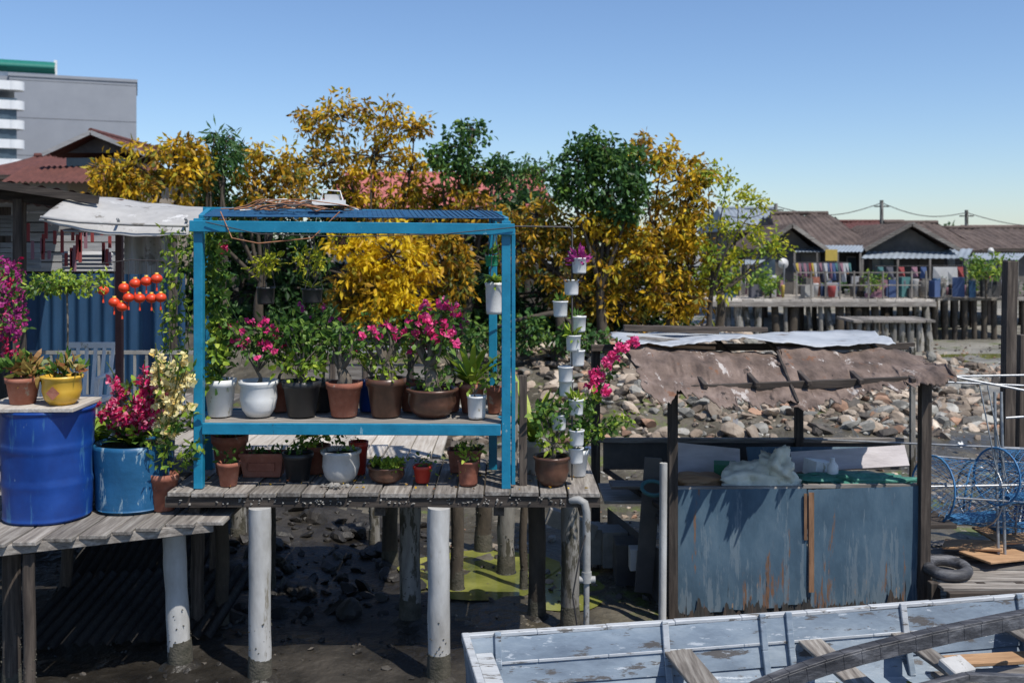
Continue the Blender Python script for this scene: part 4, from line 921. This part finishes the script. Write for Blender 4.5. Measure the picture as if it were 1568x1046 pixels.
for i,(px,py,rx,ry,Y) in enumerate(((1510,408,32,14,33.4),(1160,425,14,12,34),(1335,432,10,9,33.6),(1180,440,12,10,33.5))):
    b=B(); c=V(px,py,Y)
    b.tube([(c.x,Y,.05),c],.04,barkd,6)
    for _ in range(int(rx*1.2)): b.clump(c+Vector((R(-1,1)*rx*Y/F,R(-.4,.4),R(-1,1)*ry*Y/F)),.18,14,.16,.08,random.choice([lfG,lfY]),-.2,False)
    b.build('village_shrub')
b=B()
for px,py,Y in((1350,307,48),(1480,322,50),(1188,312,46)):
    p=V(px,py,Y); b.tube([(p.x,Y,0),p],.09,poleg,8); b.box((p.x,Y,p.z-.3),(.7,.06,.06),dwx)
def wirel(a,c,sag):
    b.tube([a.lerp(c,t)-Vector((0,0,sag*math.sin(math.pi*t))) for t in np.linspace(0,1,14)],.02,wire,4)
wirel(V(1188,316,46),V(1350,311,48),.5); wirel(V(1350,311,48),V(1480,326,50),.4); wirel(V(1480,326,50),V(1640,345,50),.3); wirel(V(1110,330,40),V(1188,316,46),.3)
b.build('utility_pole_line')
def rotabout(e,px,Y,ang):
    p=Vector((X(px,Y),Y,0)); e.location=p; e.rotation_euler=(0,0,ang)
Y=170; tb=empty('grey_apartment_block'); W=(209-34)/F*Y; zt=Z(127,Y)
b=B(); b.box((-W/2,8,zt/2-1),(W,16,zt+2),bldg); b.box((-W/2,8,zt+.25),(W+.3,16.3,.5),bldg)
for i in range(5): b.box((-W/2,-.01,4.2+i*6.2),(W+.01,.04,.05),dwall)
for i in range(5): b.box((-W*.15-i*W*.17,-.06,4.6),(1.2,.12,1.4),glass)
b.build('walls',tb)
b=B()
b.grid(lambda s,t: Vector((-W*1.9+W*1.25*s,1.5-1.6*math.sin(math.pi*t),zt+.6+2.3*t)),20,8,green)
b.box((-W*1.27,3.5,zt+.3),(W*1.25,5,1.0),wbld); b.box((-W*.65,1.5,zt+1.4),(.5,.5,3.6),wbld); b.box((-W*1.27,2.5,zt/2-1),(W*1.25,4,zt+2),bldg); b.build('green_roof_cladding',tb)
rotabout(tb,209,Y,math.atan((784-209)/F))
Y=140; tb=empty('white_balcony_tower'); b=B()
b.box((-8,6,8),(15.6,11,29),glass)
zt=Z(126,Y)
for i in range(10):
    z=zt-i*2.75
    if z<-1: break
    b.box((-8,6,z-.5),(15.0,11.9,1.25),wbld); b.tube([(-.5,1.2,z-1.12),(-.5,1.2,z+.12)],1.3,wbld,20)
    b.box((-2.6,.3,z-1.7),(.35,.6,1.3),wbld); b.box((-6,.3,z-1.7),(.8,.6,1.3),wbld)
b.build('floors',tb); rotabout(tb,28,Y,math.atan((784-28)/F))
gable('red_roofed_house',-60,115,268,240,31,7,tileR,beige,zb=-.5,hipl=.35,stilts=False)
e=empty('red_roofed_house'); Y=29; b=B(); xl,xr,xa=X(88,Y),X(222,Y),X(150,Y); za=Z(205,Y); ze=Z(232,Y)
b.box(((xl+xr)/2,Y+3,(ze-.5)/2-.3),(xr-xl-.6,6,ze+.5),beige); b.add([(xl+.3,Y,ze-.05),(xr-.3,Y,ze-.05),(xa,Y,za-.1)],[(0,1,2)],dwall)
b.box((xa-.5,Y-.03,ze-.5),(.8,.05,.6),glass); b.box((xa+.5,Y-.03,ze-.5),(.6,.05,.6),glass); b.build('walls',e)
b=B()
b.grid(corr((xl-.2,Y-.5,ze-.12),Vector((0,7,0)),(xa-xl+.2,0,za-ze+.12),0,0,.03,20),80,3,tileR); b.grid(corr((xr+.2,Y-.5,ze-.12),Vector((0,7,0)),(xa-xr-.2,0,za-ze+.12),0,0,.03,20),80,3,tileR)
b.tube([(xa,Y-.5,za+.03),(xa,Y+6.5,za+.03)],.08,tileR,8); b.beam((xl-.2,Y-.52,ze-.14),(xa,Y-.52,za-.02),.04,.12,wboard); b.beam((xr+.2,Y-.52,ze-.14),(xa,Y-.52,za-.02),.04,.12,wboard)
b.grid(corr((xl-.9,Y-1.5,ze-1.0),(xr-xl+1.4,0,0),(0,1.4,.55),0,0,.03,24),120,2,tileR)
b.build('roof',e)
gable('pink_roofed_house',480,850,318,268,34,8,tileP,beige,zb=-.5,hipl=.1,stilts=False,wins=6)
b=B()
for i in range(60):
    x=-400+i*14+R(-5,5); y=R(300,420)
    for _ in range(5): b.clump((x+R(-6,6),y,R(1,5)),4,30,2.2,1.2,lfT,-.2,False)
b.build('distant_treeline')

# ------------------------------------------------------------------ light, sky, camera
w=bpy.data.worlds.new('World'); sc.world=w; w.use_nodes=True
n=w.node_tree.nodes; l=w.node_tree.links; bg=n['Background']; sky=n.new('ShaderNodeTexSky'); sky.sky_type='NISHITA'; sky.sun_disc=False
EL,AZ=math.radians(58),math.radians(136)
sky.sun_elevation=EL; sky.sun_rotation=AZ; sky.air_density=1.0; sky.dust_density=.3; sky.ozone_density=3.5
mx=n.new('ShaderNodeMix'); mx.data_type='RGBA'; mx.blend_type='MULTIPLY'; mx.inputs[0].default_value=1; mx.inputs[7].default_value=(.93,1.0,1.12,1)
l.new(sky.outputs[0],mx.inputs[6]); l.new(mx.outputs[2],bg.inputs[0]); bg.inputs[1].default_value=.125
sd=bpy.data.lights.new('sun','SUN'); sd.energy=5.0; sd.angle=math.radians(.5); sd.color=(1,.955,.88)
so=bpy.data.objects.new('sun',sd); sc.collection.objects.link(so)
d=Vector((math.sin(AZ)*math.cos(EL),math.cos(AZ)*math.cos(EL),math.sin(EL))); so.rotation_euler=d.to_track_quat('Z','Y').to_euler()
sc.view_settings.view_transform='Standard'; sc.view_settings.look='None'; sc.view_settings.exposure=0
cd=bpy.data.cameras.new('camera'); cd.sensor_width=36; cd.lens=F/1568*36; cd.shift_y=-148/1568; cd.clip_end=5000; cd.clip_start=.1
cd.dof.use_dof=True; cd.dof.focus_distance=7.8; cd.dof.aperture_fstop=2.2
co=bpy.data.objects.new('camera',cd); sc.collection.objects.link(co); co.location=(0,0,CZ); co.rotation_euler=(math.radians(90),0,0); sc.camera=co
